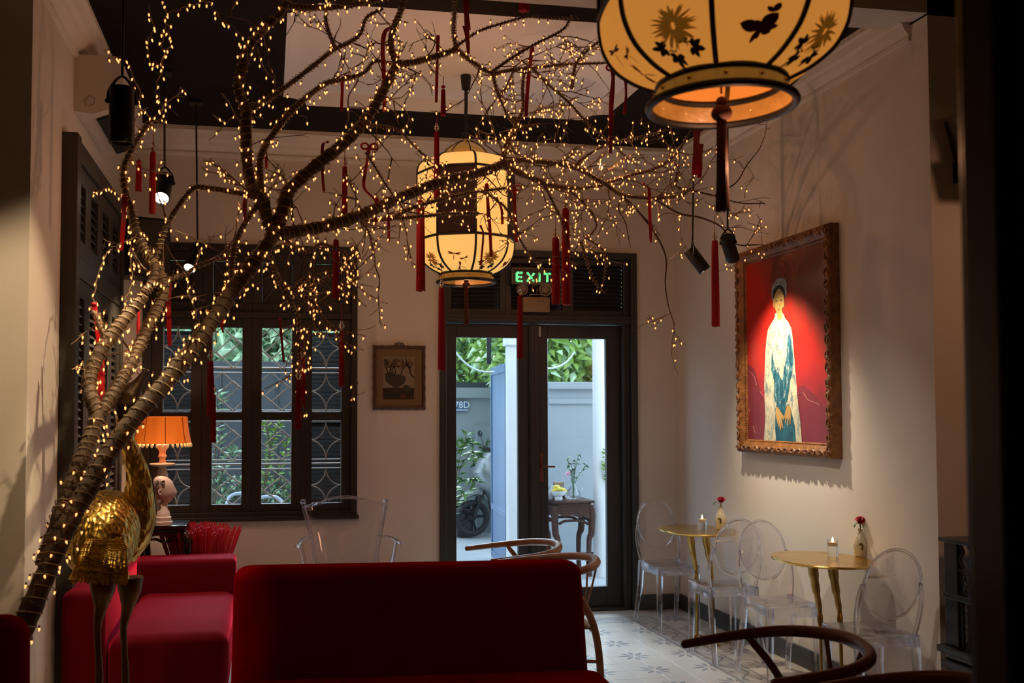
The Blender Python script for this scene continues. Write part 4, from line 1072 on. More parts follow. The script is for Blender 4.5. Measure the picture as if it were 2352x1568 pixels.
b.tube(bez([(0, 0, .93), (.006, 0, .98), (-.005, 0, 1.05), (.005, 0, 1.12), (0, 0, ztop_b - .03)], 4), .011, 8)
b.build('twisted_cable', black_m, lant_b); b = MB(); b.lathe([(.0, ztop_b - .09), (.026, ztop_b - .09), (.034, ztop_b - .012), (.030, ztop_b), (0, ztop_b)], 20); b.build('ceiling_rose', black_m, lant_b)
b = MB(); b.tube([(0, 0, .93), (0, 0, 3.60 - LA.z)], .009, 8); b.build('cable', black_m, lant_a)

# ================================================================== PENDANT SPOTLIGHTS
def spot(label, top_uv, head_uv, Y, aim, L=.20, r=.05, lit=True, zc=None):
    h = P(*head_uv, Y); zc = zc or ZC; base = Vector((h.x, h.y, zc))
    t = thing('pendant_spotlight', base, label, 'spotlight')
    d = (Vector(aim) - h).normalized(); q = d.to_track_quat('-Z', 'Y').to_matrix().to_4x4()
    M = Matrix.Translation(h - base) @ q
    pv = Vector((0, 0, 1))*(r*1.9) + (M @ Vector((0, 0, L*.28)))
    b = MB(); b.tube([(0, 0, 0), pv], .006, 8); b.build('rod', black_m, t)
    b = MB(); b.box((-.045, -.045, -.022), (.045, .045, 0), .004); b.build('ceiling_mount', black_m, t, smooth=0)
    b = MB(); b.lathe([(0, L*.5), (r*.92, L*.5), (r, L*.46), (r, -L*.5), (r*.9, -L*.5), (r*.86, -L*.44), (0, -L*.44)], 28, M=M); b.build('housing', black_m, t)
    b = MB(); c0 = M @ Vector((r*1.12, 0, L*.24)); c1 = M @ Vector((-r*1.12, 0, L*.24))
    b.tube(bez([c0, (c0 + pv)/2 + (c0 - c1)*.16, pv, (c1 + pv)/2 - (c0 - c1)*.16, c1], 4), .006, 6, flat=1)
    for c in (c0, c1): b.ball(c, .011, 8, 6)
    b.build('yoke', black_m, t)
    b = MB(); b.lathe([(0, -L*.445), (r*.87, -L*.445), (r*.87, -L*.455), (0, -L*.47)], 24, M=M); b.build('lens', lens_m if lit else black_gloss, t)
    return t, h, d
s1, h1, d1 = spot('largest black pendant spotlight, top left, hanging in front of the air conditioner', None, (280, 265), 4.30, (-.62, 4.42, .8), .235, .052, False)
s2, h2, d2 = spot('black pendant spotlight with a lit lens, left of the tree', None, (375, 432), 6.0, P(332, 640, 5.45), .205, .048)
s3, h3, d3 = spot('black pendant spotlight against the dark window top on a long thin rod', None, (447, 595), 6.55, P(395, 690, 6.3), .19, .042)
s4, h4, d4 = spot('tilted black pendant spotlight with a lit lens, left of the portrait', None, (1601, 597), 5.75, PX(1792, 850, 3.08), .165, .040)
s5, h5, d5 = spot('unlit black pendant spotlight touching the top left corner of the portrait', None, (1676, 570), 5.55, P(1712, 690, 5.72), .165, .040, False)

# ================================================================== LARGE PORTRAIT ON THE RIGHT WALL
XW = XR
fx = 3.065
A = [PX(u, v, fx) for u, v in ((1683, 583), (1931, 500), (1931, 1055), (1683, 1037))]
y_far, y_near = A[0].y, (PX(1931, 500, XR).y + PX(1931, 1055, XR).y)/2; zt_, zb_ = (A[0].z + A[1].z)/2, (A[2].z + A[3].z)/2
pt_ = thing('framed_portrait', (XW, (y_far + y_near)/2, zb_), 'large red portrait of a robed person in a carved gilt wood frame', 'painting'); po = pt_.location
fw = .085
frame_w = M_('carved_gilt_wood', (.30, .125, .035), .42, col2=(.17, .062, .018), ns=16, bs=.6, bscale=34, bd=.012)
def moulding(name, p0, p1, inward):
    """carved rail: stepped section with a row of beads and scrolls"""
    p0, p1 = Vector(p0), Vector(p1); d = (p1 - p0); L = d.length; d.normalize(); n = int(L/.02); iw = Vector(inward); out = Vector((-1, 0, 0))
    sec = [(0, 0), (0, .052), (.012, .066), (.030, .070), (.046, .058), (.056, .050), (.066, .044), (.078, .030), (fw, .022), (fw, 0)]
    rings = []
    for i in range(n + 1):
        t = i/n; p = p0 + d*(L*t); wob = .006*math.sin(i*1.9) + .004*math.sin(i*3.1)
        mi = min(t*L, (1 - t)*L)
        ring = []
        for a, h in sec:
            q = p + iw*a + out*(h + (wob if .01 < a < .05 else 0))
            lim = a
            s_ = t*L
            if s_ < lim: q += d*(lim - s_)
            if L - s_ < lim: q -= d*(lim - (L - s_))
            ring.append(q)
        rings.append(ring)
    b = MB(); b.loft(rings); return b.build(name, frame_w, pt_, po, smooth=50)
c_tl, c_tr, c_br, c_bl = (Vector((XW, y_far, zt_)), Vector((XW, y_near, zt_)), Vector((XW, y_near, zb_)), Vector((XW, y_far, zb_)))
moulding('frame_rail', c_tl, c_tr, (0, 0, -1)); moulding('frame_rail', c_bl, c_br, (0, 0, 1)); moulding('frame_stile', c_tl, c_bl, (0, -1, 0)); moulding('frame_stile', c_tr, c_br, (0, 1, 0))
for (a, e, iw) in ((c_tl, c_tr, (0, 0, -1)), (c_bl, c_br, (0, 0, 1)), (c_tl, c_bl, (0, -1, 0)), (c_tr, c_br, (0, 1, 0))):   # bead row along the sight edge
    b = MB(); d = e - a; L = d.length; d.normalize()
    for k in range(int((L - .15)/.014)): b.ball(a + d*(.078 + k*.014) + Vector(iw)*.074 + Vector((-.036, 0, 0)), .0062, 6, 4)
    tag(b.build('bead_row', frame_w, pt_, po), kind='stuff')
for (a, e, iw) in ((c_tl, c_tr, (0, 0, -1)), (c_bl, c_br, (0, 0, 1)), (c_tr, c_br, (0, 1, 0)), (c_tl, c_bl, (0, -1, 0))):    # scrolls
    b = MB(); d = e - a; L = d.length; d.normalize(); iwv = Vector(iw); n = int(L/.075)
    for k in range(n):
        c = a + d*((k + .5)*L/n) + iwv*.028 + Vector((-.070, 0, 0)); s_ = 1 if k % 2 else -1
        b = MB(); b.tube([c + d*(.030*(1 - q/12)*math.cos(q*.62)*s_) + iwv*(.018*(1 - q/14)*math.sin(q*.62)) for q in range(11)], interp([.0065, .0035], 11), 6)
        b.build('carved_scroll', frame_w, pt_, po)
cx_ = XW - .022
paint_red, _nt, _b = newmat('lacquer_red_ground')
_sp = _nt.nodes.new('ShaderNodeSeparateXYZ'); _nt.links.new(tex_coord(_nt, 'World'), _sp.inputs[0])
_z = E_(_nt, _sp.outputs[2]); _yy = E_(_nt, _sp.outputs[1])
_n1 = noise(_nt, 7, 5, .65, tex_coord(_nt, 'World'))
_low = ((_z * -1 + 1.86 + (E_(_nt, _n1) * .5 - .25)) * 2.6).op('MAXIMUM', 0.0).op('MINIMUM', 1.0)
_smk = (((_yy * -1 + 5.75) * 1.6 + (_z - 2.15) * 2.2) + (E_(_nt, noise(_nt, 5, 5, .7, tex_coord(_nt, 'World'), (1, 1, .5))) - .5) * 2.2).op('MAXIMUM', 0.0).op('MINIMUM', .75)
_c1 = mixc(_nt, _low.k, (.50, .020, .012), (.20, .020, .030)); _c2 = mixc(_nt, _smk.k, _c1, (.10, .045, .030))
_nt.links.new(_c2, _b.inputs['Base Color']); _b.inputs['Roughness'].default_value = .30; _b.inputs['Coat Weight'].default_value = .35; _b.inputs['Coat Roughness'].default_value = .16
bump(_nt, _b, noise(_nt, 60, 4, .7, tex_coord(_nt, 'World')), .12, .004)
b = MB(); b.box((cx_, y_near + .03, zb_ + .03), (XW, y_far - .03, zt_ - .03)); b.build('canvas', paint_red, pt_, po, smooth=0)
def art(name, pts, m, lay, label=None):
    b = MB(); X = cx_ - .0006*lay; b.poly([PX(u, v, X) for u, v in pts]); o = b.build(name, m, pt_, po, smooth=0, fix=False)
    return o
def K(l, ox=1740, oy=620, s=3.917): return [(ox + x/s, oy + y/s) for x, y in l]
def crv(l, n=5):
    q = bez([Vector(p) for p in l] + [Vector(l[0])], n); return [(p.x, p.y) for p in q[:-1]]
def painted(name, c1, c2, c3=None, ns=14, stops=(.4, .55)):
    m, nt, b = newmat(name); f = noise(nt, ns, 6, .75, tex_coord(nt, 'World'), (1, 1, .55))
    st = [(stops[0], c1), (stops[1], c2)] + ([(min(1, stops[1] + .12), c3)] if c3 else [])
    nt.links.new(ramp(nt, f, st), b.inputs['Base Color']); b.inputs['Roughness'].default_value = .45; return m
robe_m = painted('painted_cream_robe', (.13, .20, .22), (.52, .48, .35), (.62, .57, .43), 26, (.38, .50))
blue_m = painted('painted_blue_vines', (.008, .06, .10), (.035, .16, .22), (.50, .50, .42), 26, (.42, .54))
deep_m = painted('painted_deep_blue', (.008, .055, .085), (.02, .12, .17), (.10, .25, .28), 30)
turb_m = painted('painted_grey_turban', (.10, .12, .16), (.36, .37, .36), None, 30)
skin_m = painted('painted_ochre_skin', (.42, .24, .075), (.50, .30, .10), None, 6); ink_k = M_('painted_black', (.012, .010, .010), .6); lip_m = M_('painted_lip', (.32, .09, .03), .6); line_m = M_('painted_pale_line', (.28, .06, .065), .6)
mount_m = painted('painted_dull_maroon', (.17, .016, .025), (.20, .022, .032), None, 9)
art('painted_hills', [(1704, 860)] + [(1712, 842), (1722, 838), (1733, 848), (1740, 870), (1748, 900), (1760, 930), (1762, 1012), (1702, 1012)], mount_m, 1)
art('painted_hills', crv([(1826, 905), (1842, 885), (1862, 898), (1890, 930), (1899, 960), (1899, 1014), (1838, 1014)], 3), mount_m, 1)
art('painted_robe', K([(165, 388), (150, 440), (110, 500), (90, 545), (78, 640), (70, 760), (64, 900), (60, 1050), (63, 1150), (70, 1230), (68, 1380), (55, 1543), (400, 1553), (392, 1420), (378, 1290), (358, 1140), (348, 1000), (338, 870), (326, 740), (318, 620), (303, 520), (275, 465), (240, 425), (225, 385)]), robe_m, 2)
art('painted_vines', K([(118, 600), (140, 800), (165, 900), (180, 870), (200, 960), (225, 990), (235, 900), (262, 770), (268, 610), (288, 560), (305, 640), (322, 800), (318, 900), (292, 1000), (282, 1110), (262, 1190), (240, 1260), (205, 1280), (170, 1220), (145, 1140), (150, 1000), (122, 900), (128, 740)]), blue_m, 3)
art('painted_dress', K([(168, 1210), (205, 1260), (240, 1250), (272, 1200), (300, 1260), (318, 1330), (338, 1440), (345, 1548), (165, 1545), (158, 1440), (160, 1330)]), deep_m, 4)
art('painted_sleeve', K([(268, 1200), (285, 1210), (305, 1260), (330, 1360), (350, 1470), (362, 1552), (400, 1553), (385, 1380), (362, 1180), (330, 1120)]), robe_m, 5)
art('painted_sleeve', K([(62, 1130), (130, 1130), (172, 1210), (158, 1260), (152, 1400), (165, 1500), (160, 1546), (66, 1543), (70, 1300)]), robe_m, 5)
for pts in ([(165, 1235), (182, 1232), (205, 1270), (238, 1318), (243, 1350), (236, 1352), (214, 1325), (226, 1380), (233, 1418), (227, 1424), (212, 1385), (203, 1340), (214, 1410), (208, 1440), (201, 1434), (195, 1380), (186, 1345), (195, 1405), (188, 1412), (178, 1370), (165, 1310)],
            [(266, 1215), (288, 1222), (300, 1262), (300, 1320), (296, 1385), (289, 1388), (288, 1330), (280, 1345), (276, 1395), (268, 1392), (270, 1335), (258, 1345), (254, 1378), (247, 1374), (252, 1325), (240, 1345), (234, 1340), (246, 1290)]):
    art('painted_hand', K(pts), skin_m, 7)
art('painted_neck', K([(172, 370), (222, 365), (232, 420), (215, 450), (185, 448), (168, 420)]), skin_m, 3)
art('painted_collar', K([(158, 390), (172, 385), (182, 440), (205, 455), (222, 430), (224, 380), (236, 400), (250, 440), (210, 475), (165, 465), (148, 440)]), robe_m, 4)
art('painted_turban', K(crv([(125, 230), (128, 160), (160, 95), (200, 70), (240, 80), (262, 120), (262, 190), (250, 235), (200, 250), (150, 265), (138, 275)], 3)), turb_m, 3)
art('painted_hair', K(crv([(138, 250), (140, 190), (165, 150), (200, 135), (232, 155), (246, 200), (244, 240), (190, 300)], 3)), ink_k, 4)
art('painted_face', K(crv([(150, 240), (165, 200), (192, 165), (220, 195), (236, 240), (234, 300), (222, 350), (205, 395), (188, 398), (165, 365), (150, 320), (146, 275)], 3)), skin_m, 5)
for x in (145, 232): art('painted_ear', K(crv([(x - 6, 270), (x + 5, 265), (x + 9, 300), (x + 4, 335), (x - 3, 330)], 3)), skin_m, 4)
for x, y in ((170, 278), (210, 270)):
    art('painted_eye', K(crv([(x - 12, y + 2), (x, y - 6), (x + 11, y), (x, y + 6)], 3)), ink_k, 6)
    art('painted_brow', K([(x - 15, y - 22), (x, y - 32), (x + 15, y - 26), (x, y - 28)]), ink_k, 6)
art('painted_nose', K([(190, 290), (197, 325), (186, 330), (196, 332), (203, 325)]), lip_m, 6)
art('painted_mouth', K(crv([(178, 352), (192, 347), (205, 352), (192, 368)], 3)), lip_m, 6)
for l in ([(1712, 860), (1722, 852), (1733, 866), (1738, 884)], [(1735, 905), (1745, 898), (1752, 908)], [(1832, 905), (1845, 902), (1855, 918), (1872, 925), (1882, 930)], [(1706, 950), (1716, 930), (1722, 945)], [(1713, 985), (1730, 978), (1735, 995)]):
    b = MB(); b.tube([PX(u, v, cx_ - .001) for u, v in l], .0022, 5); b.build('painted_line', line_m, pt_, po)

# ================================================================== SMALL PRINT ON THE BACK WALL
pa0, pa1 = P(857, 793, YB - .02), P(977, 940, YB - .02)
sp_ = thing('framed_print', ((pa0.x + pa1.x)/2, YB, pa1.z), 'small framed print of a potted plant in a crested brown frame beside the door', 'picture'); so_ = sp_.location
bamb = M_('dark_bamboo_frame', (.060, .024, .010), .4, col2=(.09, .045, .018), ns=14)
x0, x1, z0, z1 = pa0.x, pa1.x, pa1.z, pa0.z
for nm, pts in (('frame_rail', [(x0, z1 - .01), (x1, z1 - .01)]), ('frame_rail', [(x0, z0 + .01), (x1, z0 + .01)]), ('frame_stile', [(x0 + .011, z0), (x0 + .011, z1)]), ('frame_stile', [(x1 - .011, z0), (x1 - .011, z1)])):
    b = MB(); a, e = Vector((pts[0][0], YB - .018, pts[0][1])), Vector((pts[1][0], YB - .018, pts[1][1])); n = 24
    b.tube([a + (e - a)*(i/n) for i in range(n + 1)], [.0115 + (.0025 if i % 4 == 0 else 0) for i in range(n + 1)], 8); b.build(nm, bamb, sp_, so_)
b = MB(); b.box((x0 + .01, YB - .012, z0 + .01), (x1 - .01, YB, z1 - .01)); b.build('mount', M_('buff_mount', (.24, .15, .07), .9), sp_, so_, smooth=0)
def Q(x, y): return (x0 + (x - 150)/(1195 - 150)*(x1 - x0), z0 + (1480 - y)/(1480 - 195)*(z1 - z0))
def flat2(name, pts, m, lay):
    b = MB(); b.poly([(q[0], YB - .0125 - .0006*lay, q[1]) for q in (Q(*p) for p in pts)]); return b.build(name, m, sp_, so_, smooth=0, fix=False)
flat2('print_paper', [(350, 415), (970, 415), (970, 1278), (350, 1278)], M_('aged_paper', (.33, .25, .17), .9), 1)
dkp = M_('print_dark_ink', (.028, .016, .012), .8, col2=(.05, .03, .02), ns=40); grp = M_('print_grey_ink', (.085, .07, .05), .8, col2=(.04, .035, .028), ns=60)
flat2('print_table', [(350, 1045), (970, 1045), (970, 1278), (350, 1278)], dkp, 2)
flat2('print_bowl', crv([(385, 760), (480, 730), (600, 770), (720, 790), (800, 820), (790, 920), (730, 990), (620, 1020), (500, 990), (400, 900)], 3), grp, 3)
flat2('print_stone', crv([(740, 1020), (800, 985), (880, 1010), (910, 1060), (870, 1110), (770, 1100)], 3), M_('print_green', (.06, .062, .045), .8), 3)
flat2('print_fruit', crv([(700, 1190), (760, 1165), (810, 1200), (770, 1245), (705, 1240)], 3), M_('print_red', (.13, .04, .02), .8), 3)
flat2('print_stand', [(555, 1010), (650, 1010), (645, 1110), (560, 1110)], grp, 4)
rr_ = random.Random(5); b = MB()
def br(x, y, a, L, w, d):
    x2, y2 = x + math.cos(a)*L, y - math.sin(a)*L
    p, q_ = Q(x, y), Q(x2, y2)
    if 360 < x2 < 955 and 425 < y2: b.tube([(p[0], YB - .016, p[1]), (q_[0], YB - .016, q_[1])], [w*.0009, w*.0006], 4)
    else: return
    if d > 0:
        for _ in range(2): br(x2, y2, a + rr_.uniform(-.8, .8), L*rr_.uniform(.6, .9), w*.7, d - 1)
for x, y, a in ((450, 760, 1.9), (520, 760, 1.4), (600, 760, 1.7), (700, 780, 1.2), (960, 840, 2.2), (900, 640, 2.4), (560, 740, 2.2), (480, 740, 1.3)): br(x, y, a, 110, 4 if x < 800 else 6, 4)
b.build('print_branches', dkp, sp_, so_)
b = MB(); b.add([(x0 + .018, YB - .020, z0 + .018), (x1 - .018, YB - .020, z0 + .018), (x1 - .018, YB - .020, z1 - .018), (x0 + .018, YB - .020, z1 - .018)], [(0, 1, 2, 3)]); b.build('glazing', pane_m, sp_, so_, smooth=0)
b = MB(); xm = (x0 + x1)/2
for dx, h in ((-.022, .016), (0, .024), (.022, .016)): b.tube([(xm + dx + .010*math.cos(rad(a)), YB - .015, z1 + .003 + h*math.sin(rad(a))) for a in range(0, 181, 20)], .0035, 6)
b.box((xm - .042, YB - .02, z1 - .002), (xm + .042, YB - .008, z1 + .006)); b.build('crest', bamb, sp_, so_)
# picture on the left wall seen edge-on
lw = thing('framed_picture', (XL, 7.05, 1.18), 'narrow framed picture seen edge-on on the left wall behind the lamp', 'picture'); lo_ = lw.location
b = MB(); za, zb2, ya, yb = 1.16, 1.80, 6.83, 7.20
for lo, hi in (((XL, ya, za), (XL + .05, ya + .025, zb2)), ((XL, yb - .025, za), (XL + .05, yb, zb2)), ((XL, ya, za), (XL + .05, yb, za + .025)), ((XL, ya, zb2 - .025), (XL + .05, yb, zb2))): b.box(lo, hi, .004)
b.build('frame', M_('old_gilt', (.28, .18, .07), .4, col2=(.16, .10, .04), ns=12), lw, lo_, smooth=0)
b = MB(); b.box((XL, ya + .02, za + .02), (XL + .02, yb - .02, zb2 - .02)); b.build('picture_sheet', M_('pale_print', (.42, .32, .20), .8, col2=(.30, .22, .13), ns=6), lw, lo_, smooth=0)

# ================================================================== EXIT SIGN + EMERGENCY LIGHT
ex = thing('exit_sign', P(1231, 634, YB - .03), 'dark exit sign with glowing green letters above the door', 'sign'); eo = ex.location
ye = YB - .045
a_, e_ = P(1175, 613, ye), P(1290, 655, ye)
b = MB()
for lo, hi in (((a_.x, ye, a_.z - .012), (e_.x, ye + .03, a_.z)), ((a_.x, ye, e_.z), (e_.x, ye + .03, e_.z + .012)), ((a_.x, ye, e_.z), (a_.x + .012, ye + .03, a_.z)), ((e_.x - .012, ye, e_.z), (e_.x, ye + .03, a_.z))): b.box(lo, hi, .003)
b.build('frame', M_('dull_aluminium', (.16, .13, .10), .4, .6), ex, eo, smooth=0)
b = MB(); b.box((a_.x + .01, ye + .006, e_.z + .01), (e_.x - .01, ye + .025, a_.z - .01)); b.build('face', black_gloss, ex, eo, smooth=0)
def strokes(segs, off):
    b = MB()
    for (u0, v0), (u1, v1) in segs: b.tube([P(u0 + off, v0, ye), P(u1 + off, v1, ye)], .0085, 8, flat=.5, up=(0, 1, 0))
    return b
for nm, segs in (('letter', [((1187, 626), (1187, 645)), ((1187, 626), (1200, 626.3)), ((1187, 635.5), (1199, 636)), ((1187, 645), (1200, 645.6))]), ('letter', [((1212, 627), (1227, 646.5)), ((1227, 627.5), (1211, 646))]),
                 ('letter', [((1239, 628), (1239, 647))]), ('letter', [((1251, 628.5), (1265, 629)), ((1257.5, 629), (1257, 647.5))])):
    b = strokes(segs, 0)
    if segs[0][0] != (1187, 626): b.ball(P(*segs[0][0], ye), .0085, 8, 6, (1, .5, 1))
    b.build(nm, exit_m, ex, eo)
em = thing('emergency_light', P(1234, 690, YB - .03), 'cream twin-lamp emergency light unit under the green exit sign', 'light'); mo_ = em.location
a_, e_ = P(1201, 681, ye), P(1263, 717, ye)
b = MB(); b.box((a_.x, ye - .01, e_.z), (e_.x, ye + .03, a_.z), .010); b.build('case', M_('aged_cream_plastic', (.30, .20, .11), .5), em, mo_, smooth=30)
for u, v in ((1197, 664), (1252, 666)):
    c = P(u, v, ye); b = MB(); M = T(*c) @ RX(rad(90)) @ RY(rad(12 if u < 1220 else -8)); b.lathe([(0, -.03), (.03, -.03), (.046, .012), (.048, .02), (.040, .02), (.034, .008), (.016, .0), (0, .004)], 24, M=M); l_ = b.build('lamp_head', M_('dull_reflector', (.22, .17, .13), .3, .4), em, mo_)
    b = MB(); b.tube([c + Vector((0, .01, -.045)), Vector((c.x, ye, a_.z))], .007, 6); b.build('lamp_neck', bpy.data.materials['dull_reflector'], em, mo_)
b = MB(); b.tube([Vector((a_.x + .05, ye, a_.z)), Vector((a_.x + .055, ye, a_.z + .018)), Vector((a_.x + .14, ye, a_.z + .018)), Vector((a_.x + .145, ye, a_.z))], .003, 6); b.build('handle', bpy.data.materials['dull_reflector'], em, mo_)
for k in range(3):
    b = MB(); c = P(1236 + 6*k, 691.5, ye - .011); b.ball(c, .0035, 8, 6); b.build('indicator', black_m, em, mo_)

# ================================================================== AIR CONDITIONER, CORNER SPEAKER
ac = thing('air_conditioner', (XL, 5.75, 3.06), 'white wall air conditioner high on the left wall under the ceiling', 'air conditioner'); ao = ac.location
b = MB(); b.prism([(XL, 3.07), (XL + .10, 3.06), (XL + .20, 3.10), (XL + .245, 3.17), (XL + .24, 3.345), (XL + .21, 3.37), (XL, 3.37)], 5.37, 6.20, 'y'); b.build('body', ac_m, ac, ao, smooth=30)
b = MB(); b.prism([(XL + .10, 3.055), (XL + .20, 3.093), (XL + .205, 3.085), (XL + .105, 3.047)], 5.45, 6.14, 'y'); b.build('air_outlet', black_m, ac, ao, smooth=0)
b = MB(); b.tube([(XL + .06, 5.366, 3.10 + .0), (XL + .055, 5.366, 3.13), (XL + .08, 5.366, 3.155), (XL + .105, 5.366, 3.14), (XL + .10, 5.366, 3.11), (XL + .075, 5.366, 3.10)], .0015, 5); b.build('cable_cover', bpy.data.materials['dull_reflector'], ac, ao)
cs = thing('corner_speaker', P(332, 640, 6.98), 'black box loudspeaker hung in the far left corner beside the window', 'speaker', rz=rad(20))
b = MB(); b.box((-.145, -.12, 0), (.145, .14, .40), .012); b.build('cabinet', black_m, cs, smooth=30)
b = MB(); b.box((-.13, -.128, .015), (.13, -.12, .385), .003); b.build('grille', blackwood, cs, smooth=0)
b = MB(); b.box((-.03, .14, .15), (.03, .20, .25)); b.tube([(0, .17, .25), (-.05, .2, .42), (.02, .2, .46)], .006, 6); b.build('bracket', black_m, cs, smooth=0)
# ================================================================== DRY TREE WOUND WITH FAIRY LIGHTS
tree = thing('bare_tree', P(40, 1478, 3.75), 'tall bare tree leaning from the lower left, branches spread over the room', 'tree'); to = tree.location
fl = thing('fairy_lights', P(40, 1478, 3.75), 'strings of warm fairy lights wound round the bare tree', 'fairy lights')
TR = random.Random(21)
skel = []            # (points, radii, twig density per m, twig length, lit)
def limb(name, uvY, w0, w1, tw=0, tl=.3, wrap=True, lit=1.0, n=5, sides=10):
    """uvY: pixel polyline with a distance each; w0, w1: widths in photo pixels at the ends"""
    pts = bez([P(u, v, y) for u, v, y in uvY], n); m = len(pts)
    rs = []
    for i, p in enumerate(pts):
        w = w0 + (w1 - w0)*i/(m - 1); rs.append(max(.0022, w*p.y/F_/2*(1 + .07*math.sin(i*2.1) + TR.uniform(-.05, .05))))
    b = MB(); b.tube(pts, rs, sides); o = b.build(name, bark if w0 > 14 else twig_m, tree, to, smooth=70)
    skel.append((pts, rs, tw, tl, wrap, lit)); return o
# main stem and second stem
limb('trunk', [(28, 1500, 3.72), (62, 1420, 3.75), (100, 1330, 3.8), (150, 1215, 3.88), (215, 1100, 3.98), (292, 980, 4.08), (395, 862, 4.2), (480, 748, 4.3), (548, 650, 4.4), (600, 582, 4.46), (634, 530, 4.5)], 50, 31, 1.2, .16)
limb('trunk', [(100, 1300, 3.85), (128, 1215, 3.9), (165, 1110, 4.0), (205, 1010, 4.1), (226, 950, 4.15)], 38, 29, 1, .12)
limb('branch', [(226, 955, 4.15), (207, 905, 4.2), (206, 868, 4.25), (226, 815, 4.3), (262, 762, 4.35), (300, 718, 4.4), (331, 682, 4.42)], 33, 24, 3, .18)
b = MB(); c = P(331, 680, 4.42); b.lathe([(.0, 0), (.022, 0), (.0235, .004), (0, .006)], 16, M=T(*c) @ RY(rad(38))); b.build('cut_end', M_('pale_cut_wood', (.50, .34, .16), .7), tree, to)
limb('branch', [(228, 952, 4.15), (270, 888, 4.25), (305, 828, 4.35), (338, 755, 4.45), (366, 700, 4.5), (378, 655, 4.52), (362, 618, 4.55), (336, 580, 4.6), (313, 530, 4.62), (301, 480, 4.65), (287, 435, 4.68), (285, 385, 4.7), (306, 338, 4.72), (330, 300, 4.75), (346, 278, 4.78)], 28, 9, 5, .22)
limb('branch', [(332, 672, 4.43), (352, 645, 4.46), (356, 610, 4.5), (340, 582, 4.6)], 20, 14, 3, .15)
limb('branch', [(250, 785, 4.33), (232, 752, 4.36), (224, 728, 4.4), (214, 716, 4.42)], 14, 10, 14, .10)
limb('branch', [(282, 782, 4.38), (296, 800, 4.42), (312, 815, 4.46)], 5, 3, 5, .2, False)
limb('branch', [(378, 650, 4.52), (405, 636, 4.55), (428, 628, 4.58), (452, 612, 4.6), (505, 590, 4.65), (530, 560, 4.7)], 10, 6, 9, .2)
limb('branch', [(355, 615, 4.55), (362, 580, 4.55), (385, 515, 4.55), (412, 470, 4.55), (445, 432, 4.55), (470, 431, 4.54), (520, 438, 4.52), (570, 448, 4.5), (602, 458, 4.5)], 9, 12, 1.5, .2)
# fork of the main stem
limb('branch', [(630, 538, 4.5), (612, 500, 4.5), (605, 460, 4.5), (580, 435, 4.48), (568, 375, 4.46), (565, 306, 4.44), (565, 255, 4.43), (548, 204, 4.42), (558, 153, 4.41), (575, 102, 4.4), (612, 61, 4.38), (646, 27, 4.36), (670, -20, 4.34)], 30, 17, 5, .32)
limb('branch', [(600, 452, 4.5), (598, 418, 4.52), (599, 360, 4.56), (629, 306, 4.62), (680, 245, 4.68), (745, 194, 4.72), (782, 184, 4.74), (835, 168, 4.76), (862, 140, 4.78), (905, 150, 4.78)], 17, 6, 5, .28)
limb('branch', [(572, 255, 4.44), (608, 232, 4.5), (643, 210, 4.56), (714, 156, 4.62), (765, 116, 4.66), (800, 99, 4.68), (828, 78, 4.7), (842, 40, 4.66), (880, 20, 4.62)], 12, 6, 6, .28)
limb('branch', [(770, 112, 4.66), (752, 65, 4.6), (748, 30, 4.55), (755, -20, 4.48)], 9, 6, 5, .25)
limb('branch', [(655, 14, 4.36), (700, 18, 4.4), (760, 17, 4.42), (830, 8, 4.45), (900, -8, 4.45)], 14, 12, 5, .28)
limb('branch', [(634, 535, 4.5), (650, 480, 4.52), (664, 438, 4.55), (715, 390, 4.6), (768, 348, 4.65), (808, 312, 4.68), (836, 282, 4.7), (866, 235, 4.72), (895, 180, 4.74), (912, 148, 4.75)], 34, 20, 6, .30)
limb('branch', [(912, 150, 4.75), (898, 110, 4.7), (902, 70, 4.64), (920, 25, 4.56), (932, -15, 4.5)], 16, 11, 6, .26)
limb('branch', [(912, 148, 4.75), (950, 143, 4.78), (985, 134, 4.8), (1020, 124, 4.82), (1048, 114, 4.82)], 15, 12, 9, .26)
limb('branch', [(1048, 112, 4.82), (1042, 75, 4.74), (1043, 40, 4.64), (1046, -15, 4.52)], 9, 8, 6, .26)
limb('branch', [(1048, 114, 4.82), (1066, 128, 4.86), (1096, 150, 4.9), (1130, 168, 4.95), (1170, 162, 5.0), (1235, 155, 5.02), (1300, 148, 5.05), (1390, 145, 5.05)], 11, 5, 9, .30)
limb('branch', [(1050, 105, 4.82), (1100, 72, 4.8), (1160, 52, 4.78), (1215, 38, 4.74), (1270, 42, 4.74), (1330, 40, 4.72)], 6, 4, 8, .28)
limb('branch', [(1131, 170, 4.95), (1140, 205, 5.0), (1153, 238, 5.05), (1167, 268, 5.1), (1185, 285, 5.15)], 8, 4, 9, .3)
limb('branch', [(1204, 158, 5.0), (1200, 205, 5.05), (1201, 250, 5.1), (1185, 285, 5.15), (1170, 325, 5.2), (1155, 372, 5.25)], 7, 7, 10, .3)
limb('branch', [(1225, 160, 5.0), (1262, 197, 5.05), (1306, 235, 5.1), (1354, 288, 5.15), (1405, 330, 5.2)], 7, 3, 12, .3)
limb('branch', [(1313, 204, 5.05), (1318, 165, 5.0), (1326, 140, 4.98), (1354, 112, 4.95), (1388, 85, 4.92), (1400, 60, 4.88)], 8, 4, 9, .3)
limb('branch', [(1130, 165, 4.95), (1180, 130, 4.94), (1232, 100, 4.9), (1290, 70, 4.86), (1310, 40, 4.8), (1320, 0, 4.7)], 7, 4, 10, .3)
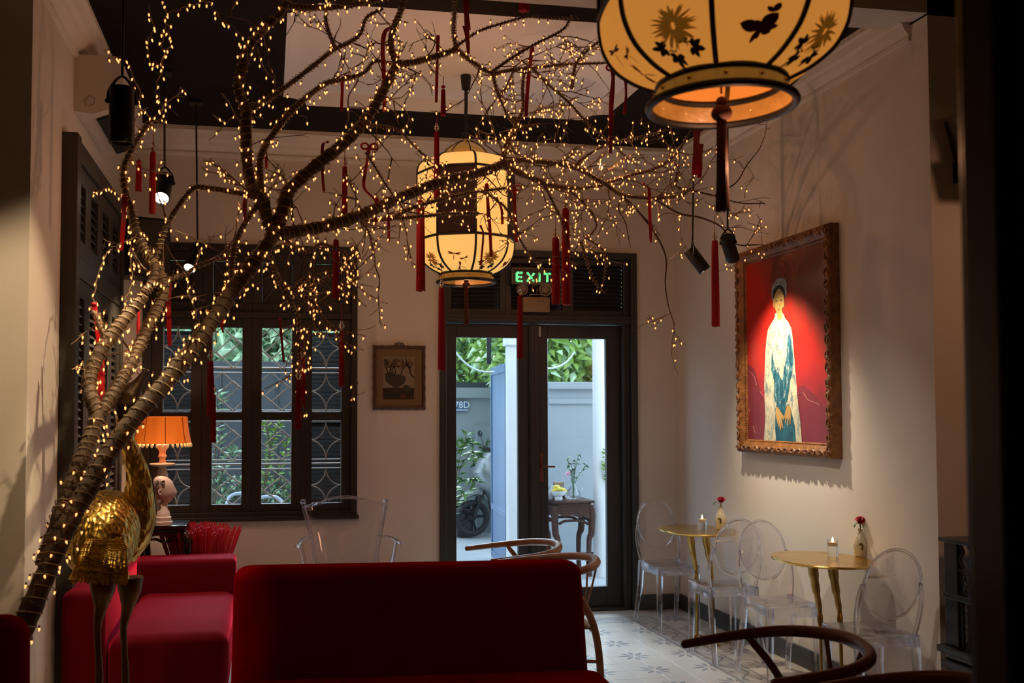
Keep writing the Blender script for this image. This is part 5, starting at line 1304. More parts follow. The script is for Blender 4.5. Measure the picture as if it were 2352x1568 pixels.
# long right-hand branch across the lantern
limb('branch', [(640, 538, 4.5), (700, 528, 4.58), (765, 515, 4.66), (830, 494, 4.75), (910, 458, 4.86), (1000, 422, 4.98), (1080, 402, 5.1), (1130, 388, 5.18), (1153, 377, 5.22)], 30, 18, 6, .26)
limb('branch', [(1153, 377, 5.22), (1172, 388, 5.25), (1235, 415, 5.32), (1260, 425, 5.36), (1320, 432, 5.42), (1385, 426, 5.5)], 17, 6, 12, .32)
limb('branch', [(1158, 374, 5.22), (1200, 368, 5.28), (1260, 374, 5.34), (1318, 384, 5.4), (1385, 420, 5.46), (1430, 448, 5.5), (1500, 456, 5.56), (1560, 450, 5.6), (1580, 438, 5.62)], 13, 6, 9, .32)
limb('branch', [(1152, 375, 5.22), (1156, 345, 5.2), (1170, 318, 5.16), (1196, 296, 5.14), (1240, 285, 5.14)], 8, 4, 14, .3)
limb('branch', [(1318, 384, 5.4), (1345, 360, 5.4), (1400, 330, 5.4), (1460, 318, 5.42), (1530, 300, 5.44)], 7, 3, 12, .3)
limb('branch', [(1385, 424, 5.5), (1440, 405, 5.52), (1510, 385, 5.55), (1556, 350, 5.56), (1580, 310, 5.56)], 8, 4, 10, .3)
limb('branch', [(1555, 395, 5.6), (1555, 430, 5.6), (1600, 440, 5.62), (1650, 452, 5.64), (1700, 466, 5.66), (1755, 467, 5.68)], 6, 2.5, 7, .26, False)
limb('branch', [(1500, 456, 5.56), (1560, 490, 5.6), (1610, 500, 5.62), (1655, 520, 5.64), (1690, 560, 5.66), (1740, 562, 5.68)], 6, 3, 8, .3, False)
limb('branch', [(1430, 450, 5.5), (1470, 490, 5.5), (1510, 545, 5.5), (1530, 595, 5.5), (1528, 650, 5.5), (1535, 700, 5.5), (1548, 742, 5.5)], 6, 2, 4, .26, False)
limb('branch', [(1430, 450, 5.5), (1420, 480, 5.5), (1436, 510, 5.5), (1448, 568, 5.5)], 4, 2, 1, .1, False, 0)
limb('branch', [(1640, 450, 5.6), (1690, 420, 5.6), (1715, 380, 5.6), (1740, 348, 5.6)], 4, 2, 6, .22, False, .4)
# low branches in front of the lantern
limb('branch', [(655, 540, 4.52), (720, 525, 4.66), (776, 511, 4.78), (878, 505, 4.95), (966, 497, 5.05), (1048, 490, 5.12), (1100, 490, 5.16)], 10, 5, 9, .24)
limb('branch', [(905, 500, 4.98), (939, 480, 5.02), (1011, 459, 5.08), (1065, 446, 5.12), (1103, 439, 5.16), (1165, 432, 5.25)], 9, 5, 11, .24)
limb('branch', [(1103, 438, 5.16), (1130, 452, 5.2), (1162, 478, 5.24), (1180, 515, 5.28), (1200, 560, 5.3), (1225, 590, 5.3)], 6, 3, 10, .26)
limb('branch', [(1250, 425, 5.34), (1270, 465, 5.34), (1290, 505, 5.34), (1300, 545, 5.34)], 7, 3, 16, .28)
limb('branch', [(1300, 432, 5.4), (1345, 470, 5.4), (1370, 520, 5.4), (1330, 560, 5.4)], 5, 3, 8, .26)
limb('branch', [(1335, 555, 5.4), (1345, 590, 5.4), (1362, 640, 5.4), (1385, 668, 5.4)], 5, 4, 3, .05)
limb('branch', [(1345, 545, 5.4), (1385, 575, 5.4), (1392, 605, 5.4), (1386, 645, 5.4)], 4, 4, 3, .05)
# drooping bunch under the fork
limb('branch', [(600, 585, 4.46), (592, 610, 4.5), (560, 635, 4.52), (535, 668, 4.55)], 14, 8, 8, .2)
limb('branch', [(534, 665, 4.55), (533, 600, 4.55), (545, 548, 4.55), (570, 500, 4.52), (600, 462, 4.5)], 12, 12, 8, .22)
limb('branch', [(615, 570, 4.48), (640, 640, 4.6), (672, 665, 4.66), (700, 640, 4.7), (715, 660, 4.74), (745, 640, 4.78), (800, 620, 4.82)], 8, 4, 16, .24)
limb('branch', [(640, 645, 4.6), (665, 690, 4.64), (685, 730, 4.68), (685, 780, 4.7), (690, 830, 4.72), (690, 880, 4.72)], 7, 3, 18, .18)
limb('branch', [(672, 668, 4.66), (715, 690, 4.7), (745, 735, 4.74), (770, 760, 4.78), (780, 800, 4.8)], 6, 3, 15, .2)
limb('branch', [(650, 545, 4.52), (700, 580, 4.6), (740, 560, 4.66), (800, 590, 4.72), (815, 640, 4.76), (780, 660, 4.76)], 6, 4, 8, .22)
limb('branch', [(820, 500, 4.75), (845, 530, 4.78), (858, 580, 4.8), (862, 610, 4.8)], 5, 2, 8, .2)
limb('branch', [(830, 285, 4.7), (870, 290, 4.75), (915, 300, 4.8), (960, 345, 4.85), (990, 372, 4.88)], 5, 3, 6, .22)
limb('branch', [(840, 350, 4.7), (862, 385, 4.74), (890, 430, 4.78), (920, 470, 4.82)], 5, 3, 6, .22)
limb('branch', [(440, 430, 4.55), (424, 470, 4.6), (478, 560, 4.6), (470, 500, 4.6)], 3, 2, 3, .2, False, .5) if 0 else None
# loose wires of lights hanging at the top left
hang = [[(376, -10, 4.3), (380, 40, 4.32), (372, 90, 4.34), (376, 140, 4.36), (358, 200, 4.4), (372, 240, 4.44), (376, 262, 4.46)],
        [(340, 15, 4.3), (352, 60, 4.32), (338, 100, 4.34), (346, 145, 4.36), (362, 150, 4.38), (385, 120, 4.4), (392, 85, 4.4), (385, 55, 4.38)],
        [(385, 30, 4.36), (420, 18, 4.36), (452, 8, 4.36), (480, 5, 4.36), (505, 40, 4.36), (540, 65, 4.37), (562, 95, 4.38), (578, 110, 4.39)],
        [(243, 116, 4.4), (268, 138, 4.45), (292, 145, 4.5), (318, 205, 4.55), (322, 245, 4.6), (345, 270, 4.7)],
        [(300, 400, 4.7), (275, 452, 4.7), (250, 430, 4.7), (225, 440, 4.7), (212, 440, 4.7)],
        [(320, 545, 4.6), (270, 560, 4.6), (240, 590, 4.58), (222, 640, 4.55), (212, 700, 4.5), (216, 725, 4.45)],
        [(300, 540, 4.62), (298, 590, 4.62), (305, 640, 4.6), (288, 690, 4.55), (282, 720, 4.5)],
        [(790, 575, 4.75), (795, 610, 4.76), (805, 650, 4.77), (815, 630, 4.78), (820, 590, 4.78), (805, 570, 4.78)],
        [(430, 630, 4.58), (432, 660, 4.6), (450, 720, 4.62), (460, 745, 4.62)]]
wires = MB(); bulbs = []
def add_bulb(p, d=None):
    if p.y < 4.72 and p.z > 3.40: return
    if p.z > 3.48 or p.x > 3.06 or p.y > 7.1: return
    bulbs.append((p, d or Vector((TR.uniform(-.4, .4), TR.uniform(-.4, .4), -1)).normalized()))
for h in hang:
    pts = bez([P(*q) for q in h], 6)
    pts = [p + Vector((TR.uniform(-.008, .008), TR.uniform(-.008, .008), TR.uniform(-.006, .006))) for p in pts]
    wires.tube(pts, .0022, 4)
    for i in range(1, len(pts), 2): add_bulb(pts[i] + Vector((TR.uniform(-.012, .012), 0, TR.uniform(-.014, .006))))
# twigs
twigs = MB(); ntw = 0
LANT = LBp
def ok(p):
    if p.z > 3.46 or p.x > 3.06 or p.y > 6.9 or p.x < -.93: return False
    if p.y < 4.78 and p.z > 3.40: return False
    if (p.x - LANT.x)**2 + (p.y - LANT.y)**2 < .42**2: return False
    return True
def grow(p, d, L, r, depth, lit):
    global ntw
    n = max(4, int(L/.028)); pts = [p.copy()]; d = d.normalized()
    for i in range(n):
        d = (d + Vector((TR.gauss(0, .17), TR.gauss(0, .17), TR.gauss(.0, .15)))).normalized()
        q = pts[-1] + d*(L/n)
        if not ok(q): break
        pts.append(q)
    if len(pts) < 3: return
    m = len(pts); rs = [r + (.0011 - r)*i/(m - 1) for i in range(m)]
    twigs.tube(pts, rs, 4, caps=False); ntw += 1
    if TR.random() < lit:
        wp = [q + Vector((TR.uniform(-.006, .006), TR.uniform(-.006, .006), TR.uniform(-.004, .006))) for q in pts[::2]]
        if len(wp) > 2: wires.tube(wp, .0016, 3, caps=False)
        s = TR.uniform(.01, .05); acc = 0
        for i in range(1, m):
            acc += (pts[i] - pts[i-1]).length
            if acc > s:
                acc = 0; s = TR.uniform(.046, .090); add_bulb(pts[i] + Vector((TR.uniform(-.016, .016), TR.uniform(-.012, .012), TR.uniform(-.018, .008))))
    if depth > 0:
        for _ in range(TR.choice((1, 2, 2))):
            k = TR.randint(1, m - 2)
            grow(pts[k], d + Vector((TR.gauss(0, .8), TR.gauss(0, .8), TR.gauss(0, .7))), L*TR.uniform(.35, .7), r*.65, depth - 1, lit)
for pts, rs, tw, tl, wrap, lit in skel:
    seglen = [0]
    for i in range(1, len(pts)): seglen.append(seglen[-1] + (pts[i] - pts[i-1]).length)
    Ltot = seglen[-1]
    def at_len(s):
        for i in range(1, len(pts)):
            if s <= seglen[i]: 
                t = (s - seglen[i-1])/max(1e-6, seglen[i] - seglen[i-1]); return pts[i-1].lerp(pts[i], t), rs[i-1] + (rs[i] - rs[i-1])*t, (pts[i] - pts[i-1]).normalized()
        return pts[-1], rs[-1], (pts[-1] - pts[-2]).normalized()
    for _ in range(int(Ltot*tw + TR.random())):
        p, r, t = at_len(TR.uniform(.05, 1)*Ltot)
        d = t*.55 + Vector((TR.gauss(0, .75), TR.gauss(0, .75), TR.gauss(.0, .7)))
        grow(p, d, tl*TR.uniform(.6, 1.35), min(.0040, r*.5), 2 if tl > .2 else 1, .66*lit)
    if tw and Ltot > .2 and rs[-1] < .012 and lit: grow(pts[-1], (pts[-1] - pts[-2]), tl, .003, 2, .5)
    if wrap:                                        # wire wound round the limb, with bulbs standing off it
        pitch = max(.020, min(.045, rs[0]*1.1)); turns = Ltot/pitch; steps = int(turns*7); hp = []
        for i in range(steps):
            s = Ltot*i/steps; p, r, t = at_len(s); u = t.orthogonal().normalized(); w = t.cross(u); a = 2*math.pi*i/7 + math.sin(i*.13)*1.3 + math.sin(i*.047)*2.2
            off = (u*math.cos(a) + w*math.sin(a))*(r + .003 + (TR.uniform(0, .004)))
            hp.append(p + off)
            step = max(2, int(7*(.024 if r > .012 else .042)/pitch))
            if lit and i % step == TR.randint(0, 1): add_bulb(p + (off.normalized())*(r + TR.uniform(.010, .024)) + Vector((0, 0, TR.uniform(-.012, .004))))
        if len(hp) > 3: wires.tube(hp, .0027 if rs[0] > .02 else .0021, 3, caps=False)
tag(twigs.build('twigs', twig_m, tree, to, smooth=70, fix=False), kind='stuff')
tag(wires.build('wire', wire_m, fl, to, smooth=70, fix=False), kind='stuff')
print('bulbs', len(bulbs), 'twigs', ntw)
bulbs.sort(key=lambda q: q[0].y)
bm_ = MB(); BP = [(.0, .0), (.0026, .001), (.0037, .004), (.0039, .0072), (.0031, .0115), (.0013, .0148), (0, .0162)]
bm_.lathe([(r, -z) for r, z in BP], 7)
cp_ = MB(); cp_.lathe([(.0030, .007), (.0034, .0), (.0036, -.002), (.0, -.003)], 6)
b0 = None; rest = MB(); caps = MB()
vis = lambda p: True
for i, (p, d) in enumerate(bulbs):
    q = (-d).to_track_quat('Z', 'Y')
    M = Matrix.Translation(p) @ q.to_matrix().to_4x4()
    caps.add(cp_.v, cp_.f, M)
    if i < 300:
        if b0 is None: o = b0 = bm_.build('bulb', bulb_m, fl)
        else: o = part(b0, fl)
        o.location = p - to; o.rotation_euler = q.to_euler()
    else: rest.add(bm_.v, bm_.f, M)
tag(rest.build('bulb_mass', bulb_m, fl, to), kind='stuff')
tag(caps.build('bulb_sockets', cap_m, fl, to, fix=False), kind='stuff')

# ================================================================== TASSELS AND RIBBONS ON THE BRANCHES
glassbead = glassmat('clear_bead', 1.4, (.95, .88, .82), .35)
def tassel(u, v0, v1, w, Y, label, bead=True, cordtop=40, knot=False):
    top = P(u, v0 - cordtop, Y); a, e = P(u, v0, Y), P(u, v1, Y); a.x = e.x = top.x
    t = thing('silk_tassel', top, label, 'tassel', group='red silk tassels on the tree')
    r = w*Y/F_/2; L = a.z - e.z; dz = top.z - a.z
    b = MB(); b.tube([(0, 0, 0), (0, 0, -dz + .005)], .0018, 5); b.build('cord', silk_red, t)
    if bead:
        for z, q in ((.020, .014), (.040, .0075), (.007, .007)):
            b = MB(); b.ball((0, 0, -dz + z), q, 14, 10); b.build('bead', glassbead, t)
    if knot:
        b = MB(); b.ball((0, 0, -dz + .012), r*.95, 10, 8, (1, 1, .8)); b.ball((0, 0, -dz - .008), r*.7, 10, 6, (1, 1, .6)); b.build('knot', silk_red, t)
    n = 28; rings = []; rr = random.Random(int(u*7 + v0))
    for f, k in ((0, .55), (.02, .72), (.08, .78), (.35, .88), (.7, .95), (1, 1.0)):
        rings.append([((r*k + (.0016 if j % 2 else -.0006))*math.cos(2*math.pi*j/n), (r*k + (.0016 if j % 2 else -.0006))*math.sin(2*math.pi*j/n)*.8, -dz - L*f + (rr.uniform(-.006, .006) if f == 1 else 0)) for j in range(n)])
    b = MB(); b.loft(rings); b.build('skirt', silk_red, t, smooth=50); return t
def ribbon(pts, w, Y, label, tails=None, bow=False):
    ps = [P(u, v, Y) for u, v in pts]; base = ps[0]
    b = MB()
    def strip(ps, w0, w1):
        q = bez(ps, 4) if len(ps) > 2 else ps; n = len(q); ra = []; 
        for i, p in enumerate(q):
            k = w0 + (w1 - w0)*i/(n - 1); a = math.sin(i*.55)*.5
            dx = Vector((math.cos(a), math.sin(a), 0))*(k*Y/F_/2); th = Vector((0, .0012, 0))
            ra.append([p - dx - th, p + dx - th, p + dx + th, p - dx + th])
        b.loft(ra)
    strip(ps, w, w*.75)
    for tl in tails or []: strip([P(u, v, Y + .015) for u, v in tl], w, w*.35)
    b.ball(base + Vector((0, 0, .004)), w*Y/F_*.42, 10, 8, (1.3, 1, .8))
    if bow:
        for s in (-1, 1):
            c = base + Vector((s*.022, -.008, .010)); b.tube([c + Vector((.018*math.cos(rad(a)), 0, .014*math.sin(rad(a)))) for a in range(0, 360, 30)], .0055, 5, closed=True, caps=False)
    o = b.build('satin_ribbon', ribbon_red, None, smooth=50, o=base); o.location = base
    return tag(o, label, 'ribbon', 'red satin ribbons tied on the tree')
tassel(319, 378, 440, 13, 4.75, 'short knotted red tassel at the far upper left, left of the lit pendant spotlight', False, 14, True)
tassel(352, 348, 490, 14, 4.85, 'long red tassel just left of the lit pendant spotlight', True, 60)
ribbon([(286, 452), (284, 500), (279, 575)], 12, 4.6, 'bright red ribbon hanging left of the corner loudspeaker')
tassel(232, 795, 940, 19, 4.5, 'red tassel behind the left trunk with its pale bead showing above', True, 45)
ribbon([(216, 700), (222, 740), (228, 800)], 12, 4.48, 'red ribbon tied at the curled branch tip, left edge of the tree')
ribbon([(388, 655), (387, 700), (390, 795)], 13, 4.7, 'dark red ribbon hanging above the lamp, in front of the window')
ribbon([(318, 712), (320, 760), (319, 795)], 5, 4.5, 'thin red ribbon loop between the two left trunks', [[(320, 715), (315, 750), (318, 790)]])
ribbon([(570, 450), (561, 465), (563, 505)], 9, 4.45, 'short red ribbon folded over the thin horizontal branch, left of the fork')
ribbon([(606, 330), (610, 350), (612, 385)], 8, 4.6, 'small red ribbon high in the fork between two upright branches')
ribbon([(752, 328), (741, 335), (741, 400), (744, 440)], 8, 4.62, 'red ribbon hanging from the middle of the thick rising branch')
tassel(792, 382, 500, 12, 4.75, 'red tassel left of the lantern, above the long branch', True, 40)
tassel(772, 550, 685, 15, 4.7, 'red tassel in front of the right part of the dark window top', False, 30)
tassel(785, 758, 886, 12, 4.9, 'red tassel over the right shuttered window light, bead on top', True, 60)
ribbon([(643, 735), (648, 790), (652, 832)], 7, 4.65, 'slanted red ribbon in front of the top right window pane')
tassel(695, 822, 935, 13, 4.75, 'upper one of two overlapping red tassels right of the window panes', True, 45)
tassel(686, 872, 985, 13, 4.68, 'lower one of two overlapping red tassels right of the window panes', True, 45)
tassel(484, 828, 955, 15, 4.6, 'wider of two red tassels left of the window panes', True, 45)
tassel(491, 905, 1015, 11, 4.72, 'narrower lower red tassel left of the window panes', True, 40)
ribbon([(512, 735), (510, 750), (513, 764)], 7, 4.35, 'tiny red ribbon under the trunk at the top left window pane')
ribbon([(797, 176), (787, 180), (786, 210), (784, 255)], 9, 4.74, 'short red ribbon looped on a branch below the pale ceiling panel')
ribbon([(905, 60), (885, 72), (879, 110), (882, 180), (883, 257)], 12, 4.72, 'long red ribbon beside the upright branch in front of the pale ceiling panel')
ribbon([(848, 342), (840, 390), (836, 430), (858, 455), (866, 470)], 8, 4.76, 'red bow with a bent tail left of the far lantern', None, True)
ribbon([(866, 458), (862, 480), (862, 515)], 9, 4.8, 'short red ribbon tail crossing the long branch')
ribbon([(886, 455), (892, 500), (893, 555)], 8, 4.85, 'narrow red ribbon just left of the far lantern')
tassel(1003, 302, 460, 13, 5.1, 'red tassel in front of the far lantern top, pale bead above it', True, 40)
ribbon([(1006, 85), (1004, 150), (1002, 235)], 9, 4.85, 'red ribbon in front of the middle of the pale ceiling panel')
tassel(1018, 205, 265, 11, 4.9, 'little knotted red tassel left of the lantern cable', False, 30, True)
ribbon([(1070, -15), (1072, 40), (1075, 70)], 17, 4.7, 'wide red ribbon hanging in from the top edge above the lantern cable', [[(1070, 60), (1074, 95), (1076, 124)]])
tassel(1203, -60, 25, 25, 4.55, 'red tassel tip hanging in from the top edge right of centre', False, 20)
ribbon([(1222, 112), (1216, 160), (1212, 200), (1208, 268)], 11, 5.0, 'long red ribbon on the crossing branches right of the lantern cable')
ribbon([(1408, 162), (1408, 190), (1404, 240), (1403, 300), (1402, 352)], 13, 5.0, 'red ribbon tapering to a thread, left of the large lantern', None, True)
ribbon([(1436, 172), (1438, 220), (1434, 262)], 9, 5.05, 'short red ribbon close under the large lantern, left side')
tassel(966, 460, 668, 21, 5.15, 'long wide red tassel in front of the far lantern, left side', True, 45)
tassel(1014, 660, 850, 16, 5.3, 'long red tassel hanging beside the left door frame', True, 60)
tassel(1194, 678, 822, 13, 5.35, 'red tassel in front of the emergency lamp over the door', True, 70)
tassel(1276, 545, 697, 20, 5.30, 'left one of two big red tassels right of the exit sign', True, 50)
tassel(1299, 478, 700, 21, 5.36, 'right one of two big red tassels right of the exit sign', True, 40)
ribbon([(1478, 424), (1490, 432), (1492, 480), (1495, 557)], 9, 5.45, 'red ribbon on the long branch above the right door frame')
ribbon([(1600, 290), (1600, 340), (1598, 402)], 24, 5.4, 'wide ragged red ribbon under the large lantern', [[(1606, 330), (1608, 370), (1606, 408)]])
tassel(1641, 552, 749, 20, 5.45, 'long red tassel between the lit spotlight and the portrait', True, 60)
ribbon([(1118, 425), (1122, 480), (1126, 540), (1128, 590)], 9, 5.25, 'red ribbon in front of the far lantern, right of its dark panel', [[(1116, 430), (1119, 460), (1120, 500)]])
ribbon([(1140, 455), (1152, 480), (1154, 515)], 8, 5.3, 'short curled red ribbon on the right side of the far lantern')
ribbon([(1180, 436), (1184, 500), (1186, 556)], 10, 5.32, 'red bow with a long tail at the right edge of the far lantern', None, True)
ribbon([(1104, 520), (1110, 540), (1104, 610)], 6, 5.22, 'thin red ribbon low in front of the far lantern')
# ================================================================== OUTSIDE: TABLE, SCOOTER, PLANTS
at_ = thing('altar_table', (2.775, 9.0, 0), 'carved dark wood table outside behind the right glass of the door', 'table')
H = .70
b = MB(); b.box((-.19, -.19, H - .025), (.19, .22, H), .006); b.box((-.165, -.165, H - .055), (.165, .2, H - .025), .006); b.build('tabletop', red_wood, at_, smooth=0)
def apr(M):
    b = MB(); b.prism([(-.16, H - .055), (.16, H - .055), (.17, H - .13), (.15, H - .17), (.10, H - .145), (.06, H - .16), (-.02, H - .135), (-.10, H - .145), (-.14, H - .125), (-.17, H - .12)], -.178, -.155, 'y', M=M)
    b.tube(bez([(-.14, -.165, H - .215), (-.09, -.165, H - .19), (0, -.165, H - .185), (.08, -.165, H - .19), (.14, -.165, H - .22)], 4), .013, 6, M=M)
    b.build('carved_apron', red_wood, at_, smooth=30)
for a in (0, 90, 180, 270): apr(T(0, .02, 0) @ RZ(rad(a)) @ T(0, 0, 0))
for sx in (-1, 1):
    for y in (-.14, .17):
        b = MB(); b.tube(bez([(sx*.165, y, H - .05), (sx*.178, y, H - .14), (sx*.172, y, H - .30), (sx*.150, y, H - .36), (sx*.145, y, .15), (sx*.15, y, 0)], 4), interp([.030, .034, .032, .026, .022, .026], 21), 6); b.build('leg', red_wood, at_, smooth=30)
t = thing('fruit_bowl', P(1283, 1150, 8.92).xyz, 'white footed bowl of yellow fruit on the carved outdoor table', 'bowl'); fb = t.location.copy(); fb.z = H; t.location = fb
b = MB(); b.lathe([(.035, 0), (.038, .02), (.03, .03), (.06, .05), (.078, .085), (.075, .085), (.055, .055), (0, .045)], 24); b.build('body', out_white, t)
yel = M_('yellow_fruit_skin', (.62, .48, .05), .5, col2=(.50, .40, .06), ns=6)
for k, (dx, dy, dz, a) in enumerate(((-.03, -.02, .085, .3), (.005, -.03, .095, .1), (.035, -.01, .088, -.3), (0, .02, .10, .5), (-.015, -.01, .115, .2))):
    b = MB(); b.tube(bez([(-.045, 0, -.012), (-.02, 0, .004), (.015, 0, .006), (.045, 0, -.010)], 4), interp([.006, .018, .018, .006], 13), 8); o = b.build('yellow_fruit', yel, None); o.location = fb + Vector((dx, dy, dz)); o.rotation_euler = (0, .2, a)
    tag(o, 'curved yellow fruit heaped in the white bowl on the outdoor table', 'fruit', 'yellow fruit in the outdoor bowl')
t = thing('glass_vase', (2.80, 8.94, H), 'clear round glass vase with cut stems on the carved outdoor table', 'vase')
b = MB(); b.lathe([(.03, 0), (.062, .01), (.068, .045), (.055, .085), (.022, .125), (.016, .16), (.024, .175), (.020, .175), (.013, .155), (.05, .08), (.06, .04), (.0, .012)], 24); b.build('body', glass_clear, t)
fl_ = thing('cut_flowers', (2.80, 8.94, H + .02), 'leafy cut stems with a pale pink bloom in the glass vase outdoors', 'flowers')
def leafquad(mb, c, d, L, w, up=None):
    d = Vector(d).normalized(); s = d.cross(Vector(up or (R.uniform(-.3, .3), R.uniform(-1, 1), 1))); s = s.normalized() if s.length > 1e-4 else Vector((1, 0, 0)); n = s.cross(d)
    c = Vector(c)
    mb.add([c, c + d*L*.35 + s*w + n*L*.05, c + d*L + n*L*-.06, c + d*L*.35 - s*w + n*L*.05, c + d*L*.5 + n*L*.10], [(0, 1, 4), (1, 2, 4), (2, 3, 4), (3, 0, 4)])
b = MB(); lv = MB()
for (dx, dz, k) in ((-.06, .36, 5), (.05, .40, 5), (.12, .30, 6), (.02, .34, 4), (-.02, .30, 4)):
    p = bez([(0, 0, 0), (dx*.2, 0, dz*.5), (dx, -.01, dz)], 5); b.tube(p, .003, 5)
    for j in range(k*2):
        q = p[-1 - j % 5]; leafquad(lv, q, (R.uniform(-1, 1), R.uniform(-.4, .4), R.uniform(-.6, .5)), R.uniform(.03, .05), .012)
b.build('stem', leaf_d, fl_); lv.build('leaves', leaf_d, fl_, smooth=0, fix=False)
b = MB()
for k in range(14): leafquad(b, (-.055, -.03, .215), (R.gauss(-.3, .6), R.gauss(0, .6), R.gauss(.3, .6)), .035, .016)
b.build('bloom', M_('pale_pink_petals', (.62, .30, .42), .6), fl_, smooth=0, fix=False)
t = thing('wooden_box', (2.70, 9.08, H), 'small tan box on a dark stand on the outdoor table', 'box')
b = MB(); b.box((-.05, -.04, 0), (.05, .05, .05), .004); b.build('stand', red_wood, t, smooth=0)
b = MB(); b.box((-.045, -.03, .05), (.045, .03, .155), .004); b.build('body', M_('tan_wood', (.30, .20, .12), .6, col2=(.22, .14, .08), ns=9), t, smooth=0)
b = MB(); b.tube([(.0 + .018*math.cos(rad(a)), -.032, .10 + .018*math.sin(rad(a))) for a in range(0, 360, 30)], .003, 5, closed=True, caps=False); b.build('emblem', ink_k, t)
t = thing('metal_teapot', (2.605, 8.97, H), 'shiny pot behind the door stile, left on the outdoor table', 'pot')
b = MB(); b.lathe([(.03, 0), (.05, .02), (.055, .06), (.04, .10), (.03, .11), (.02, .13), (0, .135)], 20); b.tube(bez([(.05, 0, .05), (.08, 0, .09), (.10, 0, .13)], 4), .009, 8); b.build('body', steel, t)
# scooter
sc_ = thing('scooter', (2.75, 11.95, 0), 'silver motor scooter parked beyond the gate, seen through the left glass', 'scooter', rz=rad(14))
def sp(u, v, y=11.95): return P(u, v, y)
soo = Vector((2.75, 11.95, 0)); Ri = RZ(rad(-14))
def sl_(p): return Ri @ (p - soo)
b = MB(); w0 = sl_(sp(1084, 1198)); w0.z = .225
b.tube([(w0.x + .20*math.cos(2*math.pi*k/24), w0.y, .225 + .185*math.sin(2*math.pi*k/24)) for k in range(24)], .038, 8, closed=True, caps=False); b.build('front_wheel', tyre, sc_)
b = MB(); b.lathe([(0, -.03), (.05, -.03), (.05, .03), (0, .03)], 16, M=T(w0.x, w0.y, .245) @ RX(rad(90)))
for k in range(5): b.tube([(w0.x, w0.y, .245), (w0.x + .17*math.cos(k*1.257), w0.y, .245 + .17*math.sin(k*1.257))], .016, 6)
b.build('wheel_rim', black_m, sc_)
b = MB(); b.tube(bez([(w0.x - .17, w0.y, .40), (w0.x - .05, w0.y, .52), (w0.x + .10, w0.y, .53), (w0.x + .20, w0.y, .44)], 4), interp([.03, .075, .08, .04], 13), 10, flat=.6); b.build('front_mudguard', steel, sc_)
b = MB(); b.tube([(w0.x, w0.y - .07, .25), (w0.x + .16, w0.y - .05, .62)], .022, 8); b.tube([(w0.x, w0.y + .07, .25), (w0.x + .16, w0.y + .05, .62)], .022, 8); b.build('fork', black_m, sc_)
b = MB(); rings = []
for z, x, hx, hy in ((.45, .30, .08, .16), (.60, .22, .12, .20), (.78, .18, .15, .20), (.92, .22, .13, .15), (1.02, .28, .08, .09)):
    rings.append([(w0.x + x + hx*math.cos(2*math.pi*k/16), w0.y + hy*math.sin(2*math.pi*k/16), z) for k in range(16)])
b.loft(rings); b.build('front_fairing', steel, sc_)
b = MB(); b.ball((w0.x + .10, w0.y - .09, .86), .06, 12, 8, (1, .8, .7)); b.build('headlamp', glass_clear, sc_)
b = MB(); b.tube(bez([(w0.x + .26, w0.y - .30, 1.08), (w0.x + .28, w0.y - .1, 1.06), (w0.x + .28, w0.y + .1, 1.06), (w0.x + .26, w0.y + .3, 1.08)], 4), .018, 8); b.build('handlebar', black_m, sc_)
for s in (-1, 1):
    b = MB(); b.tube([(w0.x + .27, w0.y + s*.22, 1.08), (w0.x + .25, w0.y + s*.27, 1.22)], .007, 6); b.ball((w0.x + .25, w0.y + s*.28, 1.25), .05, 12, 8, (.4, 1.2, .8)); b.build('mirror', black_gloss, sc_)
b = MB(); b.box((w0.x + .30, w0.y - .12, .34), (w0.x + .95, w0.y + .12, .46), .04); b.box((w0.x + .62, w0.y - .15, .46), (w0.x + 1.30, w0.y + .15, .74), .09); b.build('body', steel, sc_, smooth=50)
b = MB(); b.box((w0.x + .62, w0.y - .13, .74), (w0.x + 1.30, w0.y + .13, .84), .05); b.build('seat', tyre, sc_, smooth=50)
b = MB(); b.tube([(w0.x + 1.2 + .20*math.cos(2*math.pi*k/24), w0.y, .25 + .20*math.sin(2*math.pi*k/24)) for k in range(24)], .055, 8, closed=True, caps=False); b.build('rear_wheel', tyre, sc_)
pl_ = thing('planter', P(1062, 1228, 12.2), 'dark square planter on the ground beside the scooter, left door glass', 'planter')
a_, e_ = P(1044, 1165, 12.2), P(1080, 1232, 12.2)
b = MB(); b.box((a_.x - pl_.location.x, -.18, -pl_.location.z), (e_.x - pl_.location.x, .18, a_.z - pl_.location.z), .01); b.box((a_.x - pl_.location.x - .02, -.2, a_.z - pl_.location.z - .05), (e_.x - pl_.location.x + .02, .2, a_.z - pl_.location.z), .008); b.build('body', M_('dark_plum_glaze', (.035, .025, .035), .4), pl_, smooth=0)
b = MB(); b.box((.9, 9.45, 2.9), (4.4, 9.72, 3.06)); struct('trim_5', b, out_white)
# number plaque
pq = thing('number_plaque', (2.40, 12.49, 1.6), 'blue enamel house number plaque on the pale outside wall', 'plaque')
a_, e_ = P(1040, 920, 12.49), P(1074, 945, 12.49)
b = MB(); b.box((a_.x - 2.40, -.02, e_.z - 1.6), (e_.x - 2.40, 0, a_.z - 1.6), .003); b.build('plate', M_('blue_enamel', (.06, .11, .22), .4), pq, smooth=0)
wh = M_('white_enamel', (.8, .82, .85), .5)
text('lettering', '78D', .115, wh, pq, T((P(1060.5, 930, 12.49).x - 2.40), -.022, P(1060, 930, 12.49).z - 1.6) @ RX(rad(90)))
b = MB()
for k in range(7): b.box((-.035 + k*.022 , -.022, e_.z - 1.6 + .012), (-.035 + k*.022 + .014, -.02, e_.z - 1.6 + .028))
b.build('small_print', wh, pq, smooth=0)
